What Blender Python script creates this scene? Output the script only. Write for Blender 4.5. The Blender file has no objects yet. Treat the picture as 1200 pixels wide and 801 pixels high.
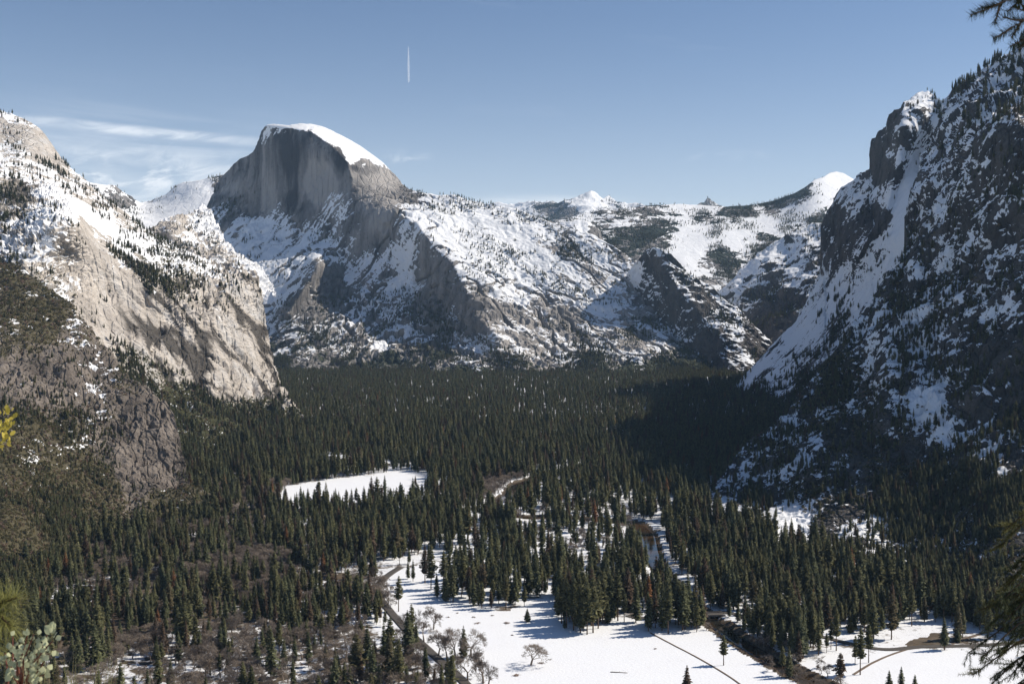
import bpy, math, random
import numpy as np
from mathutils import Vector, Matrix

random.seed(7)
RNG = np.random.default_rng(11)
scene = bpy.context.scene
COL = scene.collection

# ------------------------------------------------------------------ camera
FPX, CX, CY, HORIZON, CAMZ = 1344.0, 600.0, 400.5, 358.0, 310.0      # in pixels of the 1200 x 801 photograph
PITCH = math.atan((CY - HORIZON) / FPX)
cam_d = bpy.data.cameras.new('camera')
cam = bpy.data.objects.new('camera', cam_d); COL.objects.link(cam)
cam.location = (0, 0, CAMZ)
cam.rotation_euler = (math.pi / 2 - PITCH, 0, 0)
cam_d.sensor_width = 36.0
cam_d.lens = FPX / 1200.0 * 36.0
cam_d.clip_start = 0.1
cam_d.clip_end = 120000.0
cam_d.dof.use_dof = True
cam_d.dof.focus_distance = 2500.0
cam_d.dof.aperture_fstop = 8.0
scene.camera = cam

# ------------------------------------------------------------------ sun, sky, exposure
SUN_EL, SUN_FWD = math.radians(42.0), math.radians(14.0)     # sun to the right (+X), a little ahead of the camera
SUN = Vector((math.cos(SUN_EL) * math.cos(SUN_FWD), math.cos(SUN_EL) * math.sin(SUN_FWD), math.sin(SUN_EL)))
sl = bpy.data.lights.new('sun', 'SUN'); sl.energy = 5.0; sl.angle = math.radians(0.53); sl.color = (1.0, 0.92, 0.80)
so = bpy.data.objects.new('sun', sl); COL.objects.link(so)
so.rotation_euler = SUN.to_track_quat('Z', 'Y').to_euler()

world = bpy.data.worlds.new('World'); scene.world = world; world.use_nodes = True
wt = world.node_tree; wt.nodes.clear()
def N(t, typ, **kw):
    n = t.nodes.new(typ)
    for k, v in kw.items(): setattr(n, k, v)
    return n
sky = N(wt, 'ShaderNodeTexSky', sky_type='NISHITA')
sky.sun_disc = False
sky.sun_elevation = SUN_EL
sky.sun_rotation = math.atan2(SUN.x, SUN.y)
sky.altitude = 1500.0
sky.air_density = 0.95; sky.dust_density = 1.0; sky.ozone_density = 5.0
bg = N(wt, 'ShaderNodeBackground'); bg.inputs['Strength'].default_value = 0.084
wo = N(wt, 'ShaderNodeOutputWorld')

def math_node(t, op, a, b=None, c=None, clamp=False):
    n = N(t, 'ShaderNodeMath', operation=op); n.use_clamp = clamp
    for i, v in enumerate((a, b, c)):
        if v is None: continue
        if isinstance(v, (int, float)): n.inputs[i].default_value = v
        else: t.links.new(v, n.inputs[i])
    return n.outputs[0]
def ramp01(t, v, lo, hi):
    n = N(t, 'ShaderNodeMapRange', interpolation_type='SMOOTHSTEP')
    t.links.new(v, n.inputs['Value']); n.inputs['From Min'].default_value = lo; n.inputs['From Max'].default_value = hi
    return n.outputs['Result']
def mixc(t, f, a, b, blend='MIX'):
    n = N(t, 'ShaderNodeMix', data_type='RGBA', blend_type=blend)
    for s, v in ((n.inputs['Factor'], f), (n.inputs['A'] if False else n.inputs[6], a), (n.inputs[7], b)):
        if isinstance(v, (int, float)): s.default_value = v
        elif isinstance(v, tuple): s.default_value = (*v, 1.0)
        else: t.links.new(v, s)
    return n.outputs[2]
def noise(t, vec, scale, detail=4.0, rough=0.55, dist=0.0):
    n = N(t, 'ShaderNodeTexNoise'); n.inputs['Scale'].default_value = scale
    n.inputs['Detail'].default_value = detail; n.inputs['Roughness'].default_value = rough
    n.inputs['Distortion'].default_value = dist
    if vec is not None: t.links.new(vec, n.inputs['Vector'])
    return n.outputs['Fac']

def build_sky():
    t = wt
    tc = N(t, 'ShaderNodeTexCoord'); sp = N(t, 'ShaderNodeSeparateXYZ'); t.links.new(tc.outputs['Generated'], sp.inputs[0])
    az = math_node(t, 'ARCTAN2', sp.outputs[0], sp.outputs[1])
    el = math_node(t, 'ARCSINE', sp.outputs[2])
    # streaks of thin cirrus: coordinates stretched along the horizon, slightly tilted
    u = math_node(t, 'ADD', math_node(t, 'MULTIPLY', az, 5.5), 3.1)
    v = math_node(t, 'MULTIPLY_ADD', az, 2.2, math_node(t, 'MULTIPLY', el, 48.0))
    cb = N(t, 'ShaderNodeCombineXYZ'); t.links.new(u, cb.inputs[0]); t.links.new(v, cb.inputs[1])
    n1 = noise(t, cb.outputs[0], 1.0, 6.0, 0.58, 0.6)
    u2 = math_node(t, 'MULTIPLY', az, 26.0); v2 = math_node(t, 'MULTIPLY_ADD', az, -12.0, math_node(t, 'MULTIPLY', el, 75.0))
    cb2 = N(t, 'ShaderNodeCombineXYZ'); t.links.new(u2, cb2.inputs[0]); t.links.new(v2, cb2.inputs[1])
    n2 = noise(t, cb2.outputs[0], 1.0, 5.0, 0.6, 0.9)
    def blob(a0, e0, wa, we):
        da = math_node(t, 'DIVIDE', math_node(t, 'SUBTRACT', az, a0), wa)
        de = math_node(t, 'DIVIDE', math_node(t, 'SUBTRACT', el, e0), we)
        r2 = math_node(t, 'ADD', math_node(t, 'POWER', math_node(t, 'ABSOLUTE', da), 2.0), math_node(t, 'POWER', math_node(t, 'ABSOLUTE', de), 2.0))
        return math_node(t, 'POWER', 2.718, math_node(t, 'MULTIPLY', r2, -1.0))
    # the cirrus bank left of the dome, a wisp right of it, a low bank over the far peaks
    bank = blob(-0.325, 0.118, 0.105, 0.036)
    body = math_node(t, 'MULTIPLY', ramp01(t, n1, 0.30, 0.72), bank)
    fil = math_node(t, 'MULTIPLY', ramp01(t, n2, 0.40, 0.68), blob(-0.325, 0.104, 0.10, 0.020))
    ln = math_node(t, 'ABSOLUTE', math_node(t, 'SUBTRACT', math_node(t, 'MULTIPLY_ADD', az, -0.055, 0.1255), el))
    line = math_node(t, 'MULTIPLY', math_node(t, 'MULTIPLY', math_node(t, 'SUBTRACT', 1.0, ramp01(t, ln, 0.001, 0.0060)), ramp01(t, n2, 0.22, 0.66)), blob(-0.31, 0.14, 0.095, 0.05))
    wisp = math_node(t, 'MULTIPLY', ramp01(t, n2, 0.40, 0.7), blob(-0.092, 0.127, 0.016, 0.004))
    low = math_node(t, 'MULTIPLY', ramp01(t, n1, 0.32, 0.7), blob(0.02, 0.088, 0.06, 0.0055))
    wis2 = math_node(t, 'MULTIPLY', ramp01(t, n2, 0.42, 0.75), blob(0.18, 0.127, 0.03, 0.004))
    tot = math_node(t, 'ADD', math_node(t, 'MULTIPLY', body, 0.52), math_node(t, 'MULTIPLY', fil, 1.0))
    tot = math_node(t, 'ADD', tot, math_node(t, 'MULTIPLY', line, 0.75))
    tot = math_node(t, 'ADD', tot, math_node(t, 'MULTIPLY', wisp, 0.7))
    tot = math_node(t, 'ADD', tot, math_node(t, 'MULTIPLY', low, 1.0))
    tot = math_node(t, 'ADD', tot, math_node(t, 'MULTIPLY', wis2, 0.25))
    # very thin veils everywhere else
    veil = math_node(t, 'MULTIPLY', math_node(t, 'MULTIPLY', ramp01(t, n1, 0.58, 0.9), 0.10), ramp01(t, el, 0.0, 0.05))
    tot = math_node(t, 'ADD', tot, veil, clamp=True)
    milk = math_node(t, 'MULTIPLY', math_node(t, 'POWER', 2.718, math_node(t, 'MULTIPLY', math_node(t, 'MAXIMUM', el, 0.0), -12.5)), 1.4)
    hz = mixc(t, milk, sky.outputs[0], (10.2, 11.0, 11.7))
    c = mixc(t, tot, hz, (10.6, 11.1, 11.7))
    t.links.new(c, bg.inputs['Color']); t.links.new(bg.outputs[0], wo.inputs['Surface'])
build_sky()

vs = scene.view_settings
vs.view_transform = 'Standard'; vs.look = 'None'; vs.gamma = 1.0; vs.exposure = 0.16; vs.use_curve_mapping = False
scene.cycles.use_denoising = True
scene.cycles.max_bounces = 5; scene.cycles.diffuse_bounces = 2; scene.cycles.glossy_bounces = 2
scene.cycles.transparent_max_bounces = 6; scene.cycles.transmission_bounces = 2; scene.cycles.volume_bounces = 0
scene.cycles.use_adaptive_sampling = True; scene.cycles.adaptive_threshold = 0.015
scene.cycles.sample_clamp_indirect = 4.0

# ------------------------------------------------------------------ projection helpers (photo pixel + distance -> place)
SP, CP = math.sin(PITCH), math.cos(PITCH)
def at(px, py, D):
    px, py, D = np.asarray(px, float), np.asarray(py, float), np.asarray(D, float)
    u = (px - CX) / FPX; v = (CY - py) / FPX
    dy = CP + v * SP; dz = -SP + v * CP
    k = D / dy
    return np.stack([u * k, D + 0 * u, CAMZ + dz * k], -1)
def proj(P):
    X, Y, Z = P[..., 0], P[..., 1], P[..., 2] - CAMZ
    depth = Y * CP - Z * SP; up = Y * SP + Z * CP
    return CX + FPX * X / depth, CY - FPX * up / depth
def ground_D(px, py, z=0.0):
    v = (CY - py) / FPX
    dy = CP + v * SP; dz = -SP + v * CP
    return (z - CAMZ) / dz * dy
def gpt(px, py, z=0.0):
    return at(px, py, ground_D(np.asarray(px, float), np.asarray(py, float), z))

# ------------------------------------------------------------------ numpy noise
_perm = RNG.permutation(256).astype(np.int32); _perm = np.concatenate([_perm, _perm, _perm])
_ang = RNG.normal(size=(256, 3)); _ang /= np.linalg.norm(_ang, axis=1)[:, None]
_ga, _gb, _gc = (np.ascontiguousarray(_ang[:, k]).astype(np.float32) for k in range(3))
def perlin(p, seed=0):
    out = None
    ii, ff, ww = [], [], []
    for k in range(3):
        q = np.mod(p[..., k] + seed * 17.13, 256.0).astype(np.float32)
        i = q.astype(np.int32); f = q - i
        ii.append((i & 255, (i + 1) & 255)); ff.append((f, f - 1)); w = f * f * f * (f * (f * 6 - 15) + 10); ww.append((1 - w, w))
    for dx in (0, 1):
        hx = _perm[ii[0][dx]]
        for dy in (0, 1):
            hy = _perm[hx + ii[1][dy]]; wxy = ww[0][dx] * ww[1][dy]
            for dz in (0, 1):
                h = _perm[hy + ii[2][dz]]
                d = (_ga[h] * ff[0][dx] + _gb[h] * ff[1][dy] + _gc[h] * ff[2][dz]) * (wxy * ww[2][dz])
                out = d if out is None else out + d
    return out * 1.6
from concurrent.futures import ThreadPoolExecutor
_pool = ThreadPoolExecutor(4)
def fbm(p, octv=4, gain=0.5, lac=2.03, seed=0, ridged=False):
    if p.ndim > 1 and p.shape[0] > 64 and p.size > 60000:
        parts = np.array_split(p, 8, axis=0)
        return np.concatenate(list(_pool.map(lambda c: _fbm(c, octv, gain, lac, seed, ridged), parts)), 0)
    return _fbm(p, octv, gain, lac, seed, ridged)
def _fbm(p, octv=4, gain=0.5, lac=2.03, seed=0, ridged=False):
    a, s, tot = 1.0, 0.0, 0.0
    for o in range(octv):
        n = perlin(p, seed + o * 3)
        if ridged: n = 1 - 2 * np.abs(n)
        s = s + a * n; tot += a; a *= gain; p = p * lac
    return s / tot
def blur(a, r):
    for ax in (0, 1):
        pad = [(0, 0), (0, 0)]; pad[ax] = (r + 1, r)
        b = np.cumsum(np.pad(a, pad, mode='edge'), axis=ax)
        n = a.shape[ax]
        hi = np.take(b, np.arange(2 * r + 1, 2 * r + 1 + n), axis=ax); lo = np.take(b, np.arange(0, n), axis=ax)
        a = (hi - lo) / (2 * r + 1)
    return a
def tps(ctrl, px, py):
    c = np.array(ctrl, float); xy = c[:, :2] / 100.0; n = len(c)
    def U(r2): return np.where(r2 > 0, r2 * np.log(r2 + 1e-12), 0.0)
    K = U(((xy[:, None] - xy[None]) ** 2).sum(-1)) + np.eye(n) * 0.02
    A = np.zeros((n + 3, n + 3)); A[:n, :n] = K; A[:n, n] = 1; A[:n, n + 1:] = xy; A[n:, :n] = A[:n, n:].T
    w = np.linalg.solve(A, np.concatenate([c[:, 2], np.zeros(3)]))
    X, Y = px / 100.0, py / 100.0
    out = w[n] + w[n + 1] * X + w[n + 2] * Y
    for k in range(n):
        out = out + w[k] * U((X - xy[k, 0]) ** 2 + (Y - xy[k, 1]) ** 2)
    return out
def shepard(ctrl, px, py, p=3.0, default=0.5):
    if not ctrl: return np.full(px.shape, default)
    if px.ndim == 2 and min(px.shape) > 24:                 # evaluate on every 5th vertex, then interpolate
        r, c = px.shape; ri = np.unique(np.append(np.arange(0, r, 5), r - 1)); ci = np.unique(np.append(np.arange(0, c, 5), c - 1))
        g = shepard(ctrl, px[np.ix_(ri, ci)].ravel(), py[np.ix_(ri, ci)].ravel(), p).reshape(len(ri), len(ci))
        fr = np.interp(np.arange(r), ri, np.arange(len(ri))); fc = np.interp(np.arange(c), ci, np.arange(len(ci)))
        r0 = np.minimum(fr.astype(int), len(ri) - 2); c0 = np.minimum(fc.astype(int), len(ci) - 2)
        tr = (fr - r0)[:, None]; tc = (fc - c0)[None]
        g0 = g[r0] * (1 - tr) + g[r0 + 1] * tr
        return g0[:, c0] * (1 - tc) + g0[:, c0 + 1] * tc
    num = den = 0
    for x, y, v in ctrl:
        w = 1.0 / (((px - x) ** 2 + (py - y) ** 2) + 30.0) ** (p / 2)
        num = num + w * v; den = den + w
    return num / den
def seg_dist(X, Y, poly):
    d = np.full(np.shape(X), 1e9)
    for (x0, y0), (x1, y1) in zip(poly[:-1], poly[1:]):
        dx, dy = x1 - x0, y1 - y0
        t = np.clip(((X - x0) * dx + (Y - y0) * dy) / (dx * dx + dy * dy + 1e-9), 0, 1)
        d = np.minimum(d, np.hypot(X - x0 - t * dx, Y - y0 - t * dy))
    return d
def inside(poly, X, Y):
    r = np.zeros(np.shape(X), bool); n = len(poly)
    for i in range(n):
        x0, y0 = poly[i]; x1, y1 = poly[i - 1]
        c = (y0 > Y) != (y1 > Y)
        r ^= c & (X < (x1 - x0) * (Y - y0) / ((y1 - y0) + 1e-12) + x0)
    return r

# ------------------------------------------------------------------ object helpers
def tag(o, label=None, cat=None, group=None, kind=None):
    if label: o['label'] = label
    if cat: o['category'] = cat
    if group: o['group'] = group
    if kind: o['kind'] = kind
    return o
def mesh_np(name, V, F, mats, smooth=True, attrs=None, midx=None):
    me = bpy.data.meshes.new(name)
    V = np.asarray(V, np.float32); F = np.asarray(F, np.int32)
    me.vertices.add(len(V)); me.vertices.foreach_set('co', V.ravel())
    k = F.shape[1]
    me.loops.add(F.size); me.loops.foreach_set('vertex_index', F.ravel())
    me.polygons.add(len(F)); me.polygons.foreach_set('loop_start', np.arange(0, F.size, k, dtype=np.int32))
    me.polygons.foreach_set('loop_total', np.full(len(F), k, np.int32))
    if smooth: me.polygons.foreach_set('use_smooth', np.ones(len(F), bool))
    for m in (mats if isinstance(mats, (list, tuple)) else [mats]): me.materials.append(m)
    if midx is not None: me.polygons.foreach_set('material_index', np.asarray(midx, np.int32))
    for k2, a in (attrs or {}).items():
        at_ = me.attributes.new(k2, 'FLOAT', 'POINT'); at_.data.foreach_set('value', np.asarray(a, np.float32).ravel())
    me.update(calc_edges=True); me.validate()
    return me
def obj(name, me, parent=None, link=True):
    o = bpy.data.objects.new(name, me)
    if link: COL.objects.link(o)
    if parent is not None: o.parent = parent
    return o
def grid_faces(nr, nc):
    i = np.arange(nr * nc).reshape(nr, nc)
    return np.stack([i[1:, :-1], i[1:, 1:], i[:-1, 1:], i[:-1, :-1]], -1).reshape(-1, 4)

# ------------------------------------------------------------------ materials
def new_mat(name):
    m = bpy.data.materials.new(name); m.use_nodes = True
    t = m.node_tree; p = t.nodes['Principled BSDF']
    return m, t, p
def attr(t, name):
    n = N(t, 'ShaderNodeAttribute'); n.attribute_name = name; return n.outputs['Fac']
SNOW = (0.80, 0.81, 0.83)
def rock_mat(name, dark, light, stain=(0.05, 0.045, 0.045), stretch=(1, 1, 0.2), scale=0.02, brush=(0.06, 0.06, 0.03), slant=0.0, stain_k=0.55, bump=0.10, long=0.16):
    m, t, p = new_mat(name)
    geo = N(t, 'ShaderNodeNewGeometry')
    mp = N(t, 'ShaderNodeMapping'); mp.inputs['Scale'].default_value = stretch; t.links.new(geo.outputs['Position'], mp.inputs['Vector'])
    n1 = noise(t, mp.outputs[0], scale, 6, 0.6, 0.3)
    n2 = noise(t, geo.outputs['Position'], scale * 4.0, 5, 0.6)
    base = mixc(t, ramp01(t, n1, 0.3, 0.7), dark, light)
    base = mixc(t, math_node(t, 'MULTIPLY', ramp01(t, n2, 0.52, 0.72), stain_k), base, stain)
    tint = attr(t, 'tint')
    base = mixc(t, ramp01(t, tint, 0.0, -1.0), base, stain)
    base = mixc(t, math_node(t, 'MULTIPLY', ramp01(t, tint, 0.0, 1.0), 0.8), base, tuple(min(0.6, c * 1.45) for c in light))
    br = attr(t, 'brush')
    n4 = noise(t, geo.outputs['Position'], scale * 9.0, 4, 0.6)
    base = mixc(t, ramp01(t, math_node(t, 'ADD', br, math_node(t, 'MULTIPLY_ADD', n4, 1.8, -0.9)), 0.42, 0.58), base, brush)
    n3 = noise(t, geo.outputs['Position'], scale * 5.0, 5, 0.72)
    sn = math_node(t, 'ADD', attr(t, 'snow'), math_node(t, 'MULTIPLY_ADD', n3, 2.0, -1.0))
    base = mixc(t, ramp01(t, sn, 0.38, 0.62), base, SNOW)
    t.links.new(base, p.inputs['Base Color']); p.inputs['Roughness'].default_value = 0.9
    p.inputs['Specular IOR Level'].default_value = 0.15
    mp2 = N(t, 'ShaderNodeMapping'); mp2.inputs['Rotation'].default_value = (0, slant, 0); mp2.inputs['Scale'].default_value = (1, 0.6, long); t.links.new(geo.outputs['Position'], mp2.inputs['Vector'])
    vo = N(t, 'ShaderNodeTexVoronoi', feature='DISTANCE_TO_EDGE'); vo.inputs['Scale'].default_value = scale * 2.2; t.links.new(mp2.outputs[0], vo.inputs['Vector'])
    h = math_node(t, 'ADD', math_node(t, 'MULTIPLY', ramp01(t, vo.outputs['Distance'], 0.0, 0.12), 0.9), math_node(t, 'MULTIPLY', n2, 1.2))
    h = math_node(t, 'MULTIPLY_ADD', n4, 0.8, h)
    bu = N(t, 'ShaderNodeBump'); bu.inputs['Distance'].default_value = bump / scale
    t.links.new(math_node(t, 'SUBTRACT', 1.0, math_node(t, 'MULTIPLY', ramp01(t, sn, 0.38, 0.62), 0.85)), bu.inputs['Strength'])
    t.links.new(h, bu.inputs['Height']); t.links.new(bu.outputs[0], p.inputs['Normal'])
    return m
def plain(name, col, rough=0.9, var=0.25, scale=3.0, spec=0.2):
    m, t, p = new_mat(name)
    geo = N(t, 'ShaderNodeNewGeometry')
    n1 = noise(t, geo.outputs['Position'], scale, 5, 0.6)
    c = mixc(t, n1, tuple(x * (1 - var) for x in col), tuple(min(1, x * (1 + var)) for x in col))
    t.links.new(c, p.inputs['Base Color']); p.inputs['Roughness'].default_value = rough; p.inputs['Specular IOR Level'].default_value = spec
    return m
def leaf_mat(name, c0, c1, c2=None, transl=0.25):
    m, t, p = new_mat(name)
    oi = N(t, 'ShaderNodeObjectInfo'); geo = N(t, 'ShaderNodeNewGeometry')
    base = mixc(t, oi.outputs['Random'], c0, c1)
    nn = noise(t, geo.outputs['Position'], 0.22, 3, 0.6)
    base = mixc(t, ramp01(t, nn, 0.35, 0.7), base, tuple(x * 1.5 for x in c1))
    if c2:
        base = mixc(t, ramp01(t, oi.outputs['Random'], 0.84, 0.95), base, c2)
    t.links.new(base, p.inputs['Base Color']); p.inputs['Roughness'].default_value = 0.75; p.inputs['Specular IOR Level'].default_value = 0.12
    tr = N(t, 'ShaderNodeBsdfTranslucent'); t.links.new(base, tr.inputs['Color'])
    mx = N(t, 'ShaderNodeMixShader'); mx.inputs[0].default_value = transl
    t.links.new(p.outputs[0], mx.inputs[1]); t.links.new(tr.outputs[0], mx.inputs[2])
    t.links.new(mx.outputs[0], t.nodes['Material Output'].inputs['Surface'])
    return m
M_dome = rock_mat('granite_grey', (0.13, 0.123, 0.12), (0.27, 0.25, 0.232), stretch=(1, 1, 0.12), scale=0.012, brush=(0.04, 0.044, 0.027), bump=0.05, long=0.05)
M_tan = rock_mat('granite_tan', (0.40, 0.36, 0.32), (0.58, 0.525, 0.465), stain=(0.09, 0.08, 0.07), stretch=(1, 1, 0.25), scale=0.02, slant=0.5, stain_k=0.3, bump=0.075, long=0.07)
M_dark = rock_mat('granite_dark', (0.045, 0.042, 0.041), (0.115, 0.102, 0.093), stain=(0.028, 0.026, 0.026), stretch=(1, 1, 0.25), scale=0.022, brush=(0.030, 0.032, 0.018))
M_brown = rock_mat('granite_brown', (0.12, 0.10, 0.085), (0.24, 0.205, 0.175), stain=(0.05, 0.043, 0.038), stretch=(1, 1, 0.35), scale=0.03, brush=(0.095, 0.082, 0.048))
M_far = rock_mat('granite_far', (0.13, 0.125, 0.12), (0.27, 0.25, 0.24), stretch=(1, 1, 0.4), scale=0.008, brush=(0.024, 0.031, 0.022))

# ------------------------------------------------------------------ mountain builder
BRUSHP = []
TREES = []          # (P, height, width factor, proto choice) collected for the wooded slopes
def mountain(name, mat, top, base, ctrl, snow, disp, veg=(), brush=(), ridges=(), tint=None, step=1.15, back=700.0, pad=30, snow_mix=(0.8, 0.5, 0.02), treeh=(14, 26), kcol=2.5, drop=0.8, seed=0, streak=(), snow_k=0.88, warp=None, vegk=0.30):
    top = np.array(top, float); base = np.array(base, float)
    x0, x1 = top[0, 0], top[-1, 0]
    fx = np.linspace(x0, x1, 4000); fy = np.interp(fx, top[:, 0], top[:, 1])
    arc = np.concatenate([[0], np.cumsum(np.minimum(np.hypot(np.diff(fx), np.diff(fy)), kcol * np.diff(fx)))])
    cols = np.interp(np.linspace(0, arc[-1], int(arc[-1] / step) + 2), arc, fx)
    yt = np.interp(cols, top[:, 0], top[:, 1]); yb = np.interp(cols, base[:, 0], base[:, 1]) + pad
    yb = np.maximum(yb, yt + 4)
    nr = int((yb - yt).max() / step) + 2
    v = np.linspace(0, 1, nr)[:, None]
    py = yt + v * (yb - yt); px = cols[None] + 0 * v
    if warp: ctrl = [(x_, y_, warp[0] + (d_ - warp[1]) * warp[2]) for x_, y_, d_ in ctrl]
    D = tps(ctrl, px, py)
    for poly, amp, w in ridges:
        D = D - amp * np.exp(-seg_dist(px, py, poly) / w)
    P = at(px, py, D)
    def normals(P):
        a = np.gradient(P, axis=0); b = np.gradient(P, axis=1)
        n = np.cross(a, b); n /= np.linalg.norm(n, axis=-1, keepdims=True) + 1e-9
        flip = (n * (P - np.array([0, 0, CAMZ]))).sum(-1) > 0
        n[flip] *= -1
        return n
    Nn = normals(P)
    Nn = np.stack([blur(Nn[..., k], 6) for k in range(3)], -1); Nn /= np.linalg.norm(Nn, axis=-1, keepdims=True) + 1e-9
    d = 0
    for spec in disp:
        kind, sc, amp, octv = spec[:4]
        rot = spec[4] if len(spec) > 4 else 0.0
        q = P.copy()
        if rot:
            c, s = math.cos(rot), math.sin(rot)
            q = np.stack([P[..., 0] * c + P[..., 2] * s, P[..., 1], -P[..., 0] * s + P[..., 2] * c], -1)
        q = q / np.array(sc, float)
        if kind == 'strata':
            n = fbm(q, octv, seed=seed + 40); n = (np.abs(((n * 3.0) % 1.0) - 0.5) * 2) ** 2 * 2 - 1
        elif kind == 'crack':
            n = -np.clip((1 - np.abs(fbm(q, octv, 0.5, seed=seed + 50)) * 20.0), 0, 1)
        else:
            n = fbm(q, octv, 0.52, seed=seed + (20 if kind == 'ridged' else 0), ridged=(kind == 'ridged'))
        if len(spec) > 5:
            n = n * np.clip(shepard(spec[5], px, py), 0, 3)
        d = d + amp * n
    P = P + Nn * d[..., None]
    N2 = normals(P)
    # snow: lies where the surface is flatter than its neighbourhood; the amount asked for varies over the face
    nz = N2[..., 2]
    dep = -(P[..., 1] - blur(P[..., 1], 5)); dep /= dep.std() + 1e-9
    q = P / (D.mean() * 0.026)
    nn = fbm(q * np.array([1, 1, 1.5]), 6, 0.82, seed=seed + 60); nn /= nn.std()
    for ang, stretch, wts in streak:                       # chutes and ledges: patches drawn out along a direction
        c_, s_ = math.cos(ang), math.sin(ang)
        qs = np.stack([(q[..., 0] * c_ + q[..., 2] * s_) * 1.5, q[..., 1] * 0.6, (-q[..., 0] * s_ + q[..., 2] * c_) / stretch * 1.5], -1)
        n2 = fbm(qs, 6, 0.80, seed=seed + 63); n2 /= n2.std()
        w = np.clip(shepard(wts, px, py), 0, 1); nn = nn * (1 - w) + n2 * w
    loc = nz - blur(nz, 30); loc /= loc.std() + 1e-9
    glo = (nz - nz.mean()) / (nz.std() + 1e-9)
    a, b, c = snow_mix
    sc_ = a * (0.75 * loc + 0.25 * glo) + b * nn - c * dep
    sc_ = (sc_ - blur(sc_, 60) * 0.6); sc_ = (sc_ - sc_.mean()) / sc_.std()
    s = shepard(snow, px, py, 4.5); s = np.clip(0.5 + (s - 0.5) * 1.15, 0.001, 0.999); s = np.where(s < 0.9, s * snow_k, s)
    thr = np.sign(0.5 - s) * np.sqrt(np.maximum(0, -np.log(1 - (1 - 2 * s) ** 2 + 1e-9)) * 1.3)      # about the normal quantile
    sv = np.clip(0.5 + (sc_ - thr) * 0.85, -0.9, 1.9)
    if tint is not None: tv = tint(px, py, P, N2)
    else: tv = fbm(P / np.array([90., 90., 300.]), 4, seed=seed + 90) * 1.2
    bv = np.clip(shepard(brush, px, py, 4.5, default=-1.0), -1, 1.5) if brush else np.full(px.shape, -1.0)
    if brush and D.mean() < 5000: bv = bv + 0.45 * fbm(P / 35.0, 4, 0.65, seed=seed + 70)
    elif brush:
        fb = fbm(P / np.array([420., 420., 150.]), 6, 0.85, seed=seed + 70); bv = bv * 0.6 + 0.45 * fb / fb.std() * np.clip(bv + 0.9, 0, 1)
    if brush:
        pb = np.clip((bv - 0.25) * 1.6, 0, 1) * 0.22 * (np.gradient(cols)[None] * (1 + 0 * v)) * ((yb - yt)[None] / (nr - 1)) / (step * step) * (nz > 0.15)
        for pt in P[RNG.random(px.shape) < pb]:
            D.mean() < 4500 and BRUSHP.append((pt[0], pt[1], pt[2], random.uniform(3.0, 7.0) * (0.7 if pt[1] < 1950 else 1.0)))
    if brush and D.mean() > 5000: sv = sv - np.clip(bv, 0, 1) * 0.95          # forest cover hides the snow
    # slope trees
    if veg:
        den = np.clip(shepard(veg, px, py, 4.5) - 0.10, 0, 2.4)
        cl = fbm(P / (120.0 if D.mean() < 5500 else 220.0), 4, 0.6, seed=seed + 33)
        cellw = (np.gradient(cols)[None] * (1 + 0 * v)) * ((yb - yt)[None] / (nr - 1)) / (step * step)
        pr = np.clip(den * (0.25 + 2.2 * cl), 0, 1.4) * vegk * cellw * np.clip((nz - 0.22) * 3.0, 0.0, 1)
        hit = RNG.random(px.shape) < pr
        for pt in P[hit]:
            h = random.uniform(*treeh) * random.uniform(0.7, 1.15) * (1.0 if pt[2] < 650 or pt[1] > 3100 else 1.5)
            TREES.append((pt[0], pt[1], pt[2] - 0.6, h, h * random.uniform(0.85, 1.3)))
    # the far side: falls away behind the skyline
    rows, sn, ti, bb = [], [], [], []
    for k in (4, 3, 2, 1):
        g = 1.0 + back * k / 4.0 / P[0][:, 1:2]; q = P[0] - np.array([0, 0, CAMZ]); q = q * g + np.array([0, 0, CAMZ]); q[:, 2] -= drop * back * (k / 4.0)
        rows.append(q); sn.append(sv[0]); ti.append(tv[0]); bb.append(bv[0])
    low = P[-1:].copy(); low[..., 2] = np.where(low[..., 2] < 60, np.minimum(low[..., 2], 0) - 25, low[..., 2] - 5); low[..., 1] -= 4
    V = np.concatenate([np.array(rows), P, low], 0); sv, tv, bv = (np.concatenate([k_, k_[-1:]], 0) for k_ in (sv, tv, bv))
    A = {'snow': np.concatenate([np.array(sn), sv], 0), 'tint': np.concatenate([np.array(ti), tv], 0), 'brush': np.concatenate([np.array(bb), bv], 0)}
    F = grid_faces(V.shape[0], V.shape[1])
    me = mesh_np(name, V.reshape(-1, 3), F, mat, True, A)
    o = obj(name, me); tag(o, kind='structure')
    return dict(P=P, px=px, py=py, N=N2, snow=sv)

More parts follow.
